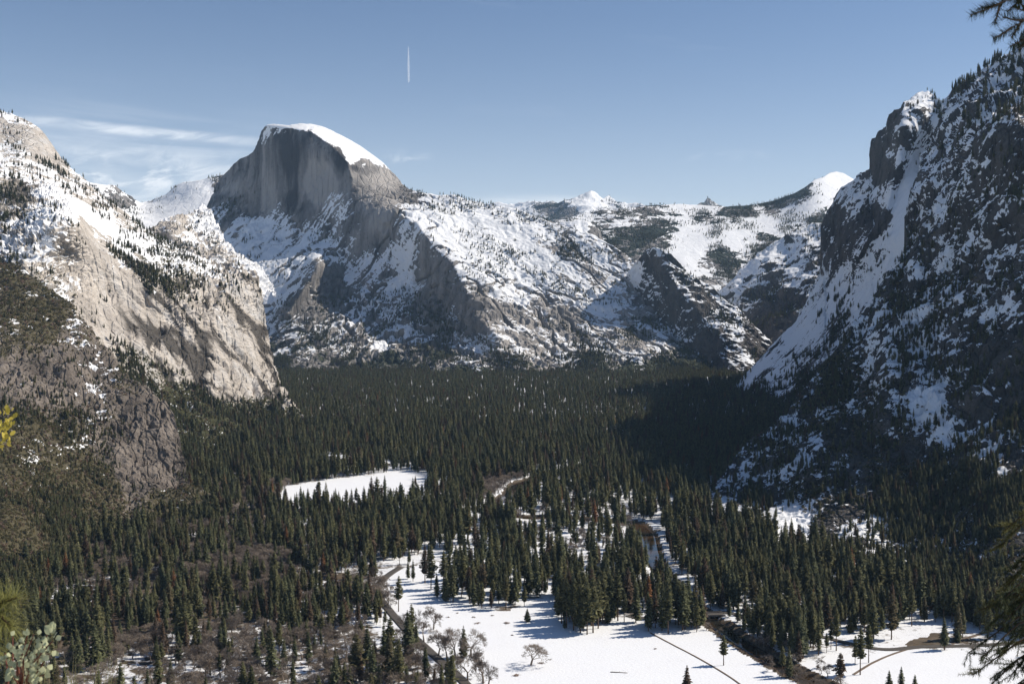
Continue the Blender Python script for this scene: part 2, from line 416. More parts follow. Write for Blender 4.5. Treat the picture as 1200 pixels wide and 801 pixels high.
# ---- far peaks
mountain('far_snow_range', M_far,
    [(540, 252), (575, 243), (600, 243), (625, 240), (640, 238), (655, 241), (672, 238), (680, 234), (686, 228), (693, 227), (699, 232), (706, 236), (712, 234), (722, 240), (735, 242), (755, 244), (790, 248), (815, 246), (826, 240), (829, 236), (833, 241), (850, 246), (1040, 250)],
    [(540, 262), (640, 262), (755, 262), (1040, 262)],
    [(540, 250, 17500), (690, 227, 17000), (600, 243, 17500), (850, 246, 17000), (1040, 250, 17000), (540, 290, 15000), (690, 262, 15200), (850, 290, 15000), (1040, 290, 15000), (670, 245, 16400), (710, 245, 16500)],
    [(600, 246, .97), (690, 232, .85), (720, 245, .75), (650, 255, .35), (760, 250, .6), (830, 240, .3)],
    [('ridged', (700, 700, 700), 90, 5), ('fbm', (200, 200, 200), 35, 3)], veg=[(600, 244, 0.0), (640, 256, 1.6), (690, 234, 0.0), (720, 252, 1.2), (760, 250, 1.0)], brush=[(600, 244, -.9), (640, 256, .8), (690, 234, -.9), (660, 250, .5), (720, 252, .4), (760, 250, .5), (830, 245, .5)], treeh=(22, 34), step=0.8, back=1500, pad=25, seed=1)

mountain('forested_ridge', M_far,
    [(655, 262), (680, 252), (700, 248), (735, 246), (762, 242), (790, 240), (815, 241), (845, 243), (880, 240), (905, 236), (930, 227), (945, 219), (955, 211), (965, 208), (972, 203), (980, 201), (988, 203), (998, 209), (1015, 219), (1060, 236), (1100, 250)],
    [(655, 320), (760, 335), (820, 345), (900, 350), (1100, 330)],
    [(655, 262, 10400), (735, 246, 10800), (820, 241, 11200), (905, 236, 11200), (955, 211, 11200), (980, 201, 11800), (1060, 236, 11500), (1100, 250, 11500), (655, 320, 8600), (700, 290, 9300), (760, 290, 9200), (800, 305, 8700), (850, 280, 9500), (900, 260, 10200), (950, 235, 10500), (820, 345, 7900), (900, 320, 8600), (970, 262, 9800), (1100, 330, 8800)],
    [(690, 262, .75), (720, 255, .7), (800, 243, .85), (830, 242, .75), (760, 275, .35), (870, 245, .35), (905, 245, .35), (940, 226, .35), (980, 203, .99), (965, 222, .995), (950, 240, .995), (925, 250, .995), (900, 262, .995), (875, 272, .995), (860, 278, .995), (835, 285, .99), (810, 285, .99), (800, 303, .98), (840, 300, .5), (900, 285, .45), (960, 262, .5), (830, 315, .8), (850, 325, .6), (735, 290, .3)],
    [('ridged', (420, 420, 420), 24, 4, 0, [(700, 260, 1.4), (760, 285, 1.2), (900, 262, .25), (850, 280, .3), (955, 235, .25), (810, 290, .4), (980, 205, .4), (900, 300, 1)]), ('fbm', (120, 120, 120), 9, 4, 0, [(700, 260, 1.5), (900, 262, .2), (850, 280, .25), (955, 235, .2), (810, 290, .4), (900, 300, 1)])],
    veg=[(700, 250, .5), (735, 270, 1.8), (760, 285, 2.0), (720, 290, 1.5), (800, 242, .35), (830, 256, 1.9), (865, 250, 2.2), (905, 242, 2.4), (940, 224, 2.2), (955, 215, 1.0), (975, 205, .0), (965, 222, .05), (945, 243, .05), (900, 262, .06), (860, 280, .08), (815, 285, .10), (800, 300, .1), (850, 300, 1.6), (900, 285, 2.2), (960, 258, 2.2), (870, 320, 1.5), (930, 275, 1.8)],
    brush=[(690, 256, .6), (710, 252, .5), (740, 252, .7), (770, 252, .6), (770, 275, 1.), (700, 275, .9), (720, 280, .9), (735, 270, .85), (760, 285, .9), (720, 290, .6), (800, 245, .1), (800, 262, .7), (830, 256, .8), (865, 250, .9), (905, 242, 1.), (940, 224, .95), (955, 215, .2), (975, 205, -1), (965, 222, -.9), (945, 243, -.9), (900, 262, -.9), (860, 280, -.9), (815, 285, -.9), (800, 300, -.6), (850, 298, .6), (900, 283, .9), (960, 256, .9), (870, 320, .5), (930, 272, .8), (830, 315, -.2), (780, 262, .7)],
    treeh=(17, 27), step=0.95, back=1500, seed=2, warp=(7200, 7600, 0.6), vegk=0.6)

mountain('back_ridge', M_far,
    [(60, 200), (90, 207), (105, 214), (120, 216), (135, 218), (150, 228), (165, 239), (178, 236), (195, 228), (205, 218), (215, 213), (235, 212), (250, 208), (262, 206), (275, 206), (300, 215)],
    [(60, 260), (165, 275), (200, 285), (300, 300)],
    [(60, 200, 8000), (105, 214, 8200), (135, 218, 8400), (165, 239, 8900), (205, 218, 9000), (250, 208, 9000), (300, 215, 8900), (60, 260, 7000), (120, 240, 7700), (165, 262, 8000), (190, 262, 8000), (240, 245, 8300), (262, 225, 8700), (300, 300, 7500), (200, 285, 7500)],
    [(105, 216, .6), (140, 225, .9), (120, 230, .5), (165, 245, .55), (150, 255, .9), (190, 250, .995), (215, 230, .995), (240, 225, .995), (180, 268, .995), (262, 210, .4), (265, 235, .6)],
    [('fbm', (260, 260, 260), 16, 4), ('ridged', (120, 120, 120), 7, 3, 0, [(120, 225, 1.5), (165, 240, 1.5), (210, 235, .12), (190, 262, .15), (262, 215, 1.5)])],
    veg=[(105, 214, .9), (130, 220, .3), (145, 240, 1.3), (165, 242, 2.0), (178, 238, 1.6), (200, 222, .5), (235, 213, 1.0), (260, 210, 2.2), (215, 225, .0), (200, 245, .0), (185, 262, .0), (240, 230, .0), (268, 235, 1.0)], treeh=(16, 26), step=0.95, back=1200, seed=3, warp=(7250, 7000, 0.6))

mountain('granite_cap', M_far,
    [(640, 275), (648, 266), (660, 261), (672, 259), (684, 259), (694, 262), (701, 268), (706, 280), (712, 300)],
    [(640, 320), (712, 330)],
    [(640, 275, 8700), (672, 259, 8700), (694, 262, 8650), (706, 280, 8650), (712, 310, 8500), (672, 280, 8350), (640, 320, 8100), (690, 285, 8400), (690, 320, 8100)],
    [(660, 264, .97), (680, 262, .9), (695, 275, .25), (690, 285, .15), (660, 285, .6)],
    [('fbm', (90, 90, 160), 14, 4), ('ridged', (60, 60, 200), 9, 3)], step=0.95, back=600, seed=4, warp=(7000, 8100, 0.7))

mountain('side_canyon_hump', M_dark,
    [(838, 352), (850, 338), (862, 326), (876, 312), (890, 298), (905, 288), (925, 278), (945, 270), (965, 263), (990, 255), (1040, 245)],
    [(838, 400), (900, 400), (1040, 400)],
    [(838, 352, 7200), (876, 312, 7350), (925, 278, 7500), (965, 263, 7500), (1040, 245, 7500), (860, 360, 6900), (900, 330, 6900), (940, 310, 6800), (980, 300, 6600), (870, 390, 6400), (910, 385, 6100), (960, 360, 6000), (1040, 380, 5700), (1040, 300, 6700)],
    [(860, 335, .8), (890, 305, .8), (925, 285, .55), (960, 270, .5), (900, 330, .5), (940, 310, .45), (880, 350, .3), (900, 370, .15), (910, 390, .05), (960, 340, .5)],
    [('ridged', (200, 200, 260), 38, 5), ('fbm', (60, 60, 60), 14, 4)],
    veg=[(890, 300, .5), (930, 280, .8), (900, 370, 1.5), (910, 392, 2.2), (870, 350, .8), (940, 320, .4)], treeh=(17, 27), seed=5, warp=(5450, 5700, 0.6))

# ---- Half-dome massif
def dome_tint(px, py, P, Nn):
    st = fbm(P / np.array([45., 45., 900.]), 5, 0.6, seed=91)
    st2 = fbm(P / np.array([170., 170., 700.]), 3, 0.5, seed=95)
    pale = np.exp(-(((px - 378) / 24) ** 2 + ((py - 215) / 26) ** 2)) * 1.5
    pale += np.exp(-(((px - 320) / 20) ** 2 + ((py - 225) / 40) ** 2)) * 0.35
    pale += np.exp(-(((px - 275) / 12) ** 2 + ((py - 220) / 14) ** 2)) * 0.5
    pale += np.exp(-(((px - 448) / 14) ** 2 + ((py - 258) / 18) ** 2)) * 0.8
    pale += np.exp(-(((px - 450) / 22) ** 2 + ((py - 212) / 14) ** 2)) * 0.8
    darkb = np.exp(-(((px - 343) / 11) ** 2 + ((py - 190) / 40) ** 2)) * 0.9
    darkb += np.exp(-(((px - 396) / 13) ** 2 + ((py - 188) / 20) ** 2)) * 1.0
    darkb += np.exp(-(((px - 348) / 20) ** 2 + ((py - 238) / 12) ** 2)) * 0.5
    on = ((py < 270) & (px < 425)).astype(float)
    right = np.clip((px - 540) / 60, 0, 1)
    return st * 1.5 + st2 * 1.1 + pale * 2.0 - darkb * 1.3 - 0.2 * on + right * 0.55
mountain('half_dome_massif', M_dome,
    [(235, 262), (243, 245), (250, 228), (258, 212), (265, 205), (275, 193), (283, 186), (292, 182), (298, 178), (303, 166), (308, 153), (313, 147), (322, 146), (338, 148), (350, 146), (365, 146), (378, 149), (392, 155), (408, 163), (422, 171), (436, 181), (449, 191), (461, 204), (470, 214), (477, 223), (488, 227), (505, 231), (520, 232), (535, 233), (550, 237), (565, 239), (580, 243), (597, 246), (612, 251), (628, 257), (645, 263), (662, 269), (680, 274), (695, 279), (708, 287), (722, 297), (735, 305), (750, 318), (770, 345), (800, 380), (850, 420)],
    [(235, 380), (330, 440), (450, 440), (600, 447), (850, 447)],
    [(243, 245, 8350), (265, 205, 8600), (283, 186, 8480), (312, 148, 8250), (340, 151, 8080), (365, 155, 7980), (387, 170, 7860), (407, 190, 7740), (412, 208, 7660),
     (260, 232, 8420), (300, 253, 8120), (347, 267, 7760), (363, 253, 7740), (400, 224, 7630), (330, 200, 8080), (380, 200, 7830), (290, 215, 8300),
     (365, 146, 8180), (392, 156, 8160), (422, 172, 8150), (449, 191, 8120), (470, 216, 8050), (440, 205, 7900), (425, 200, 7800), (455, 222, 7800), (425, 215, 7680),
     (415, 226, 7560), (450, 237, 7400), (463, 250, 7290), (458, 286, 7220), (420, 284, 7350), (380, 284, 7520), (345, 290, 7560),
     (300, 266, 7960), (272, 275, 7950), (262, 310, 7600), (300, 325, 7250), (325, 350, 6950), (345, 400, 6300), (350, 432, 5850), (310, 400, 6500), (240, 380, 6800), (240, 300, 7900),
     (372, 312, 7080), (355, 340, 6900), (335, 368, 6700), (380, 330, 7150), (400, 320, 7300),
     (490, 266, 7060), (508, 290, 6880), (532, 312, 6640), (552, 350, 6330), (562, 378, 6080), (585, 402, 5800), (602, 424, 5520),
     (500, 232, 7700), (535, 233, 7700), (565, 239, 7650), (597, 246, 7600), (628, 257, 7550), (662, 269, 7400), (695, 279, 7250), (722, 297, 7080), (750, 320, 6900), (850, 420, 6100),
     (440, 310, 7230), (480, 320, 7020), (505, 330, 6850), (420, 350, 7050), (455, 380, 6680), (500, 370, 6620), (530, 370, 6440), (400, 420, 6080), (450, 430, 5850), (500, 430, 5700), (540, 405, 6080), (540, 442, 5320),
     (540, 270, 7200), (600, 300, 6950), (650, 300, 7000), (700, 315, 6900), (600, 350, 6450), (650, 350, 6560), (700, 350, 6600), (640, 400, 5950), (700, 400, 6000), (740, 370, 6400), (780, 400, 6050), (820, 425, 5700), (600, 445, 5250), (700, 445, 5250), (780, 445, 5250), (850, 447, 5200)],
    # snow amounts over the face
    [(330, 200, .015), (360, 230, .01), (290, 220, .04), (400, 200, .01), (300, 245, .03), (345, 175, .01), (275, 200, .04), (262, 222, .12), (332, 147, .9), (350, 148, .99), (372, 152, .99), (392, 162, .99), (408, 174, .99), (413, 185, .85), (420, 196, .06), (428, 178, .99), (428, 190, .5), (432, 198, .05), (442, 190, .9), (444, 200, .1), (452, 197, .6), (455, 206, .15), (436, 206, .03), (460, 212, .08), (460, 222, .08), (366, 162, .01), (384, 176, .01), (402, 196, .01), (345, 158, .01), (395, 182, .01), (430, 220, .12), (475, 224, .2),
     (450, 255, .04), (445, 275, .04), (420, 260, .2), (395, 245, .5), (385, 265, .35), (430, 235, .2), (300, 268, .9), (280, 275, .85), (265, 260, .45), (320, 285, .85), (340, 300, .85), (300, 330, .9), (285, 310, .8), (330, 335, .85), (360, 290, .55), (400, 290, .45), (420, 300, .55), (350, 335, .5), (345, 355, .15),
     (390, 330, .02), (395, 345, .05), (380, 360, .08), (420, 330, .5), (440, 315, .75), (470, 300, .85), (460, 340, .8), (480, 340, .85), (455, 330, .3), (430, 370, .5), (450, 370, .6), (400, 380, .25), (370, 400, .4), (340, 390, .6), (330, 410, .45), (400, 410, .3), (440, 400, .4), (470, 400, .35), (500, 390, .25), (480, 420, .2), (380, 430, .1), (430, 432, .15), (520, 430, .15), (350, 425, .3),
     (500, 300, .6), (510, 320, .18), (525, 340, .08), (510, 350, .1), (540, 365, .2), (530, 395, .2), (560, 380, .1), (480, 260, .75), (495, 255, .9),
     (530, 255, .89), (560, 270, .87), (600, 280, .85), (640, 280, .72), (680, 290, .6), (700, 310, .66), (580, 310, .9), (620, 330, .9), (660, 335, .7), (560, 320, .75), (690, 350, .7), (720, 350, .6), (580, 345, .7), (610, 350, .75), (650, 355, .65),
     (570, 360, .05), (590, 370, .15), (605, 380, .15), (630, 375, .3), (660, 375, .12), (640, 365, .3), (700, 380, .5), (740, 380, .4), (600, 400, .3), (640, 400, .35), (690, 400, .35), (720, 415, .3), (600, 425, .4), (580, 440, .45), (630, 435, .3), (680, 435, .3), (760, 400, .3), (780, 420, .2), (740, 435, .4), (560, 415, .3), (540, 435, .3)],
    [('ridged', (420, 420, 700), 55, 4, 0, [(340, 210, .05), (400, 180, .03), (430, 180, .02), (300, 300, .25), (500, 300, .5), (450, 370, 1.), (560, 300, .35), (620, 300, .4), (620, 400, .5), (700, 400, .5), (570, 370, .7)]),
     ('ridged', (90, 90, 330), 22, 5, -0.5, [(340, 210, .12), (400, 180, .04), (430, 182, .02), (300, 300, .5), (450, 260, .45), (450, 370, 1.3), (520, 340, 1.1), (560, 290, .10), (620, 300, .10), (620, 390, .5), (700, 390, .3)]),
     ('ridged', (80, 120, 300), 24, 5, 0.75, [(340, 210, .0), (430, 182, .0), (300, 300, .0), (450, 370, .15), (560, 290, .18), (620, 300, .22), (580, 370, .9), (620, 390, .95), (700, 390, .9), (700, 330, .5)]),
     ('crack', (190, 260, 520), 24, 3, 0.8, [(340, 210, .0), (430, 182, .0), (300, 300, .0), (450, 370, .0), (540, 290, .1), (620, 300, .12), (580, 365, 1.2), (640, 385, 1.3), (700, 395, 1.1), (700, 330, .4), (600, 430, .6)]),
     ('crack', (170, 170, 520), 34, 3, -0.5, [(340, 210, .05), (430, 182, .0), (300, 310, .5), (450, 290, .8), (450, 370, 1.3), (400, 410, 1.2), (520, 350, 1.2), (560, 290, .1), (620, 300, .0), (640, 390, .2)]),
     ('ridged', (34, 34, 80), 7, 4, 0.2, [(340, 210, .5), (420, 175, .08), (440, 195, .1), (455, 212, .15), (300, 300, .7), (450, 260, .8), (450, 370, 1.3), (560, 290, .6), (620, 310, .7), (620, 390, 1.3)]),
     ('ridged', (22, 22, 400), 5, 3, 0.0, [(340, 210, 1.), (390, 200, 1.), (420, 175, .0), (300, 300, .0), (450, 260, .8), (450, 370, .2), (560, 290, .0)])],
    veg=[(340, 210, 0), (400, 180, 0), (440, 190, 0), (270, 215, .2), (262, 240, .6), (300, 285, .35), (320, 290, .5), (350, 320, .2), (300, 330, .05), (420, 290, .25), (450, 260, 0), (520, 234, .8), (560, 240, .8), (600, 250, .6), (550, 265, .42), (600, 280, .5), (640, 275, .8), (680, 290, .8), (700, 330, .6), (600, 330, .35), (650, 340, .55), (560, 300, .35), (520, 250, .4), (450, 320, .05), (430, 380, .4), (400, 410, 1.0), (350, 425, 1.6), (450, 432, 1.4), (500, 425, .8), (540, 442, 1.5), (600, 400, .1), (640, 440, .8), (700, 440, 1.0), (740, 430, .6), (780, 440, 2.4), (820, 425, 2.4), (840, 435, 2.4), (720, 370, .3), (580, 446, 2.4), (330, 430, 2.4), (380, 436, 2.4), (420, 440, 2.4), (470, 440, 2.4), (500, 442, 2.4), (540, 446, 2.4), (620, 446, 2.4), (660, 447, 2.4), (700, 447, 2.4), (740, 446, 2.4), (360, 415, 1.2), (480, 428, 1.2), (740, 425, .9), (560, 430, .6), (640, 430, .5)],
    brush=[(340, 210, -1), (430, 190, -1), (300, 300, -1), (450, 330, -1), (600, 300, -1), (700, 330, -1), (350, 415, .1), (330, 432, 1.2), (380, 436, 1.1), (420, 438, 1.1), (470, 438, 1.2), (500, 440, 1.1), (540, 446, 1.2), (580, 446, .9), (620, 446, 1.), (660, 446, 1.1), (700, 446, 1.2), (740, 444, 1.1), (780, 438, 1.3), (820, 425, 1.3), (840, 430, 1.4), (400, 415, -.1), (480, 422, .2), (560, 425, -.4), (640, 425, -.5), (720, 425, -.1), (600, 400, -1), (680, 390, -1), (760, 410, 0), (440, 400, -.7), (340, 380, -1)],
    ridges=[([(372, 312), (362, 330), (338, 368)], 110, 5.0), ([(463, 250), (490, 266), (508, 290), (532, 312), (552, 350), (562, 378), (585, 402)], 60, 9.0), ([(312, 148), (340, 151), (365, 155), (387, 170), (407, 190), (412, 208)], 35, 5.0)],
    tint=dome_tint, streak=[(-0.55, 5.0, [(300, 320, 1), (400, 300, .8), (450, 380, 1), (500, 330, 1), (400, 410, .7), (560, 290, 0), (620, 330, 0), (620, 400, 0)]), (0.95, 3.0, [(300, 320, 0), (450, 380, 0), (520, 330, 0), (560, 280, .3), (620, 330, .6), (640, 390, 1), (700, 400, 1), (580, 400, 1)])], treeh=(13, 25), step=0.95, snow_mix=(0.85, 0.5, 0.02), back=1400, seed=6, warp=(5150, 5250, 0.55), vegk=0.5)

mountain('cone_peak', M_dark,
    [(728, 345), (737, 326), (748, 308), (758, 297), (766, 292), (771, 291), (778, 297), (786, 303), (800, 316), (815, 328), (830, 340), (848, 354), (866, 368), (882, 382), (893, 392), (898, 400), (902, 420), (908, 440)],
    [(728, 400), (780, 420), (830, 445), (908, 450)],
    [(728, 345, 6600), (748, 308, 6480), (768, 291, 6300), (800, 316, 6150), (830, 340, 6000), (866, 368, 5800), (893, 392, 5650), (905, 430, 5450), (740, 370, 6450), (765, 330, 6330), (780, 320, 6150), (790, 350, 6000), (810, 345, 5930), (770, 370, 6200), (800, 390, 5850), (840, 390, 5600), (780, 410, 6000), (830, 430, 5450), (870, 410, 5400), (880, 440, 5150), (908, 450, 5150)],
    [(768, 296, .45), (750, 315, .9), (742, 335, .95), (760, 345, .4), (775, 320, .25), (785, 310, .45), (800, 325, .45), (790, 345, .3), (830, 350, .42), (860, 375, .42), (885, 395, .4), (815, 370, .25), (840, 395, .25), (780, 375, .3), (760, 365, .5), (860, 410, .25), (880, 415, .3), (840, 425, .15), (800, 400, .25), (770, 395, .3)],
    [('ridged', (160, 160, 260), 34, 5, 0.6), ('ridged', (40, 40, 80), 10, 4, .6)],
    veg=[(770, 310, .35), (800, 350, .6), (760, 330, .05), (840, 400, 1.2), (870, 430, 2.2), (850, 440, 2.4), (820, 400, .8), (880, 395, .6)], ridges=[([(770, 292), (782, 318), (800, 345), (835, 385), (862, 405)], 35, 12.0)], treeh=(15, 25), step=0.95, back=900, seed=8, warp=(5230, 5250, 0.6), streak=[(0.65, 3.0, [(780, 350, 1)])])

# ---- right wall
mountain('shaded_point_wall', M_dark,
    [(846, 466), (858, 455), (880, 432), (900, 410), (918, 393), (932, 378), (948, 350), (962, 325), (968, 300), (970, 275), (974, 256), (984, 236), (994, 222), (1006, 212), (1018, 203), (1025, 195), (1026, 180), (1030, 168), (1040, 156), (1048, 146), (1054, 134), (1062, 122), (1070, 116), (1078, 113), (1090, 114), (1104, 118), (1120, 122), (1133, 116), (1150, 108), (1170, 92), (1200, 68), (1230, 58), (1260, 66), (1290, 100)],
    [(846, 490), (900, 520), (960, 520), (1170, 500), (1290, 500)],
    [(846, 466, 4000), (858, 455, 4180), (900, 410, 4260), (932, 378, 4320), (962, 325, 4370), (970, 275, 4420), (984, 236, 4420), (1018, 203, 4330), (1026, 180, 4280), (1048, 146, 4180), (1070, 116, 4060), (1090, 114, 4080), (1120, 122, 3900), (1133, 116, 3560), (1170, 92, 3360), (1200, 68, 3150), (1260, 66, 2850), (1290, 100, 2800),
     (880, 462, 3860), (920, 470, 3600), (900, 440, 3980), (940, 420, 3880), (960, 380, 4020), (985, 340, 4060), (1000, 280, 4120), (1030, 240, 4020), (1045, 190, 4020), (1060, 150, 3980), (1075, 130, 3960), (1000, 400, 3620), (1040, 330, 3650), (1060, 260, 3720), (1075, 205, 3900), (1095, 195, 3960), (1085, 160, 3960), (1110, 150, 3850), (1120, 230, 3500), (960, 460, 3420), (1000, 460, 3200), (900, 500, 3300), (1170, 300, 3100), (1170, 500, 2800), (1290, 300, 2700), (1290, 500, 2500)],
    [(870, 450, .72), (900, 430, .78), (930, 395, .8), (950, 370, .72), (920, 440, .65), (960, 400, .6), (945, 420, .45), (985, 330, .8), (1000, 345, .75), (1020, 310, .8), (970, 300, .2), (980, 260, .12), (1000, 240, .35), (1015, 240, .3), (1000, 215, .2), (1035, 200, .08), (1040, 170, .15), (1055, 140, .2), (1080, 130, .2), (1090, 120, .9), (1110, 122, .95), (1075, 160, .9), (1080, 190, .97), (1070, 210, .95), (1060, 240, .95), (1055, 280, .95), (1030, 290, .55), (1030, 260, .05), (1010, 280, .1), (1045, 300, .85), (1000, 380, .5), (980, 430, .4), (930, 470, .3)],
    [('ridged', (130, 130, 300), 32, 5, -0.5, [(900, 430, .15), (930, 400, .2), (950, 380, .3), (980, 330, .5), (1000, 260, 1.2), (1050, 170, 1.2), (1080, 190, .4), (1060, 250, .4)]),
     ('ridged', (34, 34, 90), 8, 4, -0.6, [(900, 430, .45), (940, 390, .5), (1000, 260, 1.3), (1080, 190, .5), (1060, 250, .5)]),
     ],
    veg=[(900, 430, 0), (930, 400, .02), (960, 440, 1.2), (900, 470, 2.5), (870, 475, 2.5), (930, 465, 2.4), (1000, 300, .12), (1030, 200, .12), (1060, 140, .3), (1060, 250, .15), (1110, 121, .6), (1100, 117, .9), (1040, 330, .4), (1000, 400, .8)], ridges=[([(1062, 120), (1060, 150), (1055, 190), (1040, 250), (1010, 300)], 90, 8.0)], treeh=(16, 30), step=1.0, back=500, drop=0.6, seed=10, streak=[(-0.65, 8.0, [(900, 430, 1), (940, 390, 1), (1000, 260, .5), (1060, 150, .4)])])

def wall_tint(px, py, P, Nn):
    st = fbm(P / np.array([30., 30., 300.]), 4, 0.6, seed=191)
    return st * 0.9
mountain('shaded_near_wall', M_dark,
    [(822, 594), (828, 586), (840, 571), (860, 549), (880, 521), (905, 503), (925, 488), (945, 466), (962, 448), (985, 424), (1002, 408), (1018, 388), (1032, 366), (1045, 342), (1056, 322), (1066, 298), (1074, 262), (1082, 228), (1090, 192), (1106, 172), (1115, 152), (1122, 126), (1134, 112), (1150, 102), (1165, 94), (1180, 78), (1200, 60), (1220, 48), (1250, 55), (1290, 90), (1330, 180), (1370, 320), (1400, 460)],
    [(822, 610), (900, 640), (1000, 680), (1100, 690), (1200, 700), (1400, 720)],
    [(822, 594, 1790), (860, 549, 1950), (905, 503, 2060), (945, 466, 2150), (985, 424, 2250), (1018, 388, 2320), (1045, 342, 2400), (1066, 298, 2490), (1082, 228, 2640), (1106, 172, 2800), (1122, 126, 3020), (1150, 102, 2980), (1180, 78, 2860), (1200, 60, 2780), (1250, 55, 2600), (1330, 180, 1880), (1400, 460, 1400),
     (1200, 150, 2190), (1200, 250, 2020), (1200, 350, 1860), (1200, 450, 1680), (1200, 550, 1460), (1200, 640, 1240), (1200, 700, 1130), (1400, 720, 1080), (1330, 450, 1500), (1300, 300, 1800),
     (1150, 150, 2400), (1150, 250, 2200), (1150, 350, 2010), (1150, 450, 1790), (1150, 550, 1520), (1150, 640, 1310),
     (1100, 250, 2450), (1100, 350, 2180), (1100, 450, 1920), (1100, 550, 1630), (1100, 640, 1390), (1100, 690, 1250),
     (1045, 400, 2150), (1045, 450, 2000), (1045, 500, 1850), (1045, 560, 1670), (1045, 630, 1490), (1000, 450, 2150), (1000, 520, 1880), (1000, 600, 1610), (1000, 660, 1370),
     (950, 500, 2030), (950, 560, 1780), (950, 620, 1600), (900, 540, 1920), (900, 590, 1770), (900, 630, 1530), (860, 590, 1790)],
    [(1130, 125, .5), (1180, 95, .5), (1195, 110, .5), (1150, 130, .4), (1110, 190, .5), (1130, 170, .45), (1160, 170, .4), (1185, 190, .3), (1120, 210, .5), (1110, 240, .6), (1150, 240, .5), (1190, 230, .55), (1170, 270, .35), (1130, 280, .45), (1090, 300, .5), (1120, 320, .55), (1160, 310, .5), (1190, 330, .5), (1080, 350, .35), (1110, 380, .6), (1150, 350, .5), (1140, 400, .4), (1190, 370, .5), (1090, 430, .85), (1085, 490, .9), (1110, 500, .9), (1130, 440, .35), (1170, 440, .15), (1190, 420, .15), (1160, 480, .3), (1185, 490, .08), (1140, 500, .45), (1160, 540, .8), (1190, 550, .4), (1070, 460, .3), (1040, 350, .5), (1040, 420, .5), (1042, 470, .55), (1040, 520, .4), (1010, 450, .3), (980, 470, .3), (960, 500, .25), (1000, 500, .2), (1010, 530, .06), (990, 540, .06), (1050, 540, .08), (1040, 570, .1), (920, 520, .45), (900, 550, .4), (870, 570, .55), (850, 590, .6), (900, 580, .35), (940, 570, .4), (960, 550, .5), (960, 580, .3), (1000, 590, .2), (1080, 560, .2), (1130, 560, .25), (1100, 600, .12), (1180, 600, .15), (935, 622, .98), (920, 633, .9), (880, 620, .2), (900, 640, .2), (965, 630, .15), (960, 645, .2), (1000, 640, .6), (1018, 625, .85), (1060, 640, .4), (1000, 660, .7), (1025, 650, .7), (1080, 670, .3), (1150, 670, .2), (870, 605, .35)],
    [('ridged', (230, 230, 330), 42, 4, 0, [(1100, 200, 1), (1100, 450, 1), (950, 530, .8), (900, 620, .15), (1000, 650, .12), (1150, 650, .2), (860, 590, .2)]), ('ridged', (60, 60, 150), 13, 5, -0.4, [(1100, 200, 1), (1100, 450, 1), (950, 530, .9), (900, 620, .3), (1000, 650, .25), (1150, 650, .3), (860, 590, .4)]), ('ridged', (20, 20, 34), 4.5, 4, 0.5), ('crack', (60, 60, 160), 9, 3, -0.3, [(1100, 250, 1), (1180, 450, 1.2), (1000, 530, 1.2), (900, 620, .2), (1000, 650, .1)])],
    veg=[(1140, 108, 1.6), (1160, 98, 2.2), (1185, 85, 2.0), (1130, 140, .35), (1180, 110, .4), (1120, 200, .35), (1190, 150, .7), (1160, 200, .8), (1185, 210, 1.0), (1110, 260, .3), (1150, 260, .6), (1180, 280, .8), (1090, 330, .8), (1150, 320, .7), (1190, 320, .6), (1130, 370, .9), (1060, 380, 1.2), (1090, 400, .7), (1090, 440, .25), (1090, 490, .2), (1130, 450, .8), (1180, 440, .5), (1160, 500, .5), (1030, 450, 1.0), (980, 480, 1.0), (1000, 520, .5), (920, 530, .7), (950, 560, 1.0), (880, 570, .7), (1040, 520, .9), (1050, 580, 1.6), (1000, 600, 1.4), (950, 600, 1.2), (1100, 600, 1.6), (1180, 600, 1.8), (935, 618, .0), (925, 632, .0), (945, 612, .1), (965, 630, 1.2), (1000, 635, .7), (1015, 622, .5), (1000, 655, .9), (1030, 650, .9), (1080, 655, 1.2), (1150, 650, 1.5), (870, 600, 1.2)],
    brush=[(1150, 200, .1), (1080, 350, .35), (1140, 300, .25), (1090, 440, .0), (1000, 470, .45), (900, 550, .35), (950, 600, .5), (1100, 600, .5), (1180, 480, .2), (935, 622, -.6), (1050, 520, .4)],
    ridges=[([(1050, 320), (1042, 380), (1048, 450), (1042, 505)], 40, 12.0), ([(1130, 120), (1112, 200), (1085, 290), (1075, 350)], 40, 9.0), ([(1200, 250), (1150, 300), (1120, 360)], 35, 9.0)],
    tint=wall_tint, treeh=(9, 22), step=1.1, back=400, drop=0.6, snow_mix=(0.7, 0.65, 0.02), seed=12, snow_k=0.62, streak=[(-0.45, 2.2, [(1000, 450, .6), (1150, 300, .5)])])

# ---- left wall
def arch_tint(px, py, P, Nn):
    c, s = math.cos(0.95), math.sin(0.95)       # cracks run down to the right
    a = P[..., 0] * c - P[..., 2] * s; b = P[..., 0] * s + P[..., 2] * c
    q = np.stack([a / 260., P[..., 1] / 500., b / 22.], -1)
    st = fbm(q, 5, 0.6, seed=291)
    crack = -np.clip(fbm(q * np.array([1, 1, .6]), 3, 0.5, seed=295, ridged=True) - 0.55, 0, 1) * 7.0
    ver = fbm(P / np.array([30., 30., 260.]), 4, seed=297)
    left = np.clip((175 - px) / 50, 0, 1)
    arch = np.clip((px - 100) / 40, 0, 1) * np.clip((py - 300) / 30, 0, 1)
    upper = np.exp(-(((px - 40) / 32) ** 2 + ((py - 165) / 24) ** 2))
    return (st * 0.9 + crack) * (1 - left * 0.75) * arch + ver * (1.0 - 0.45 * arch) + 0.25 * arch + upper * 0.25 - np.exp(-(((px - 18) / 26) ** 2 + ((py - 238) / 26) ** 2)) * 0.9
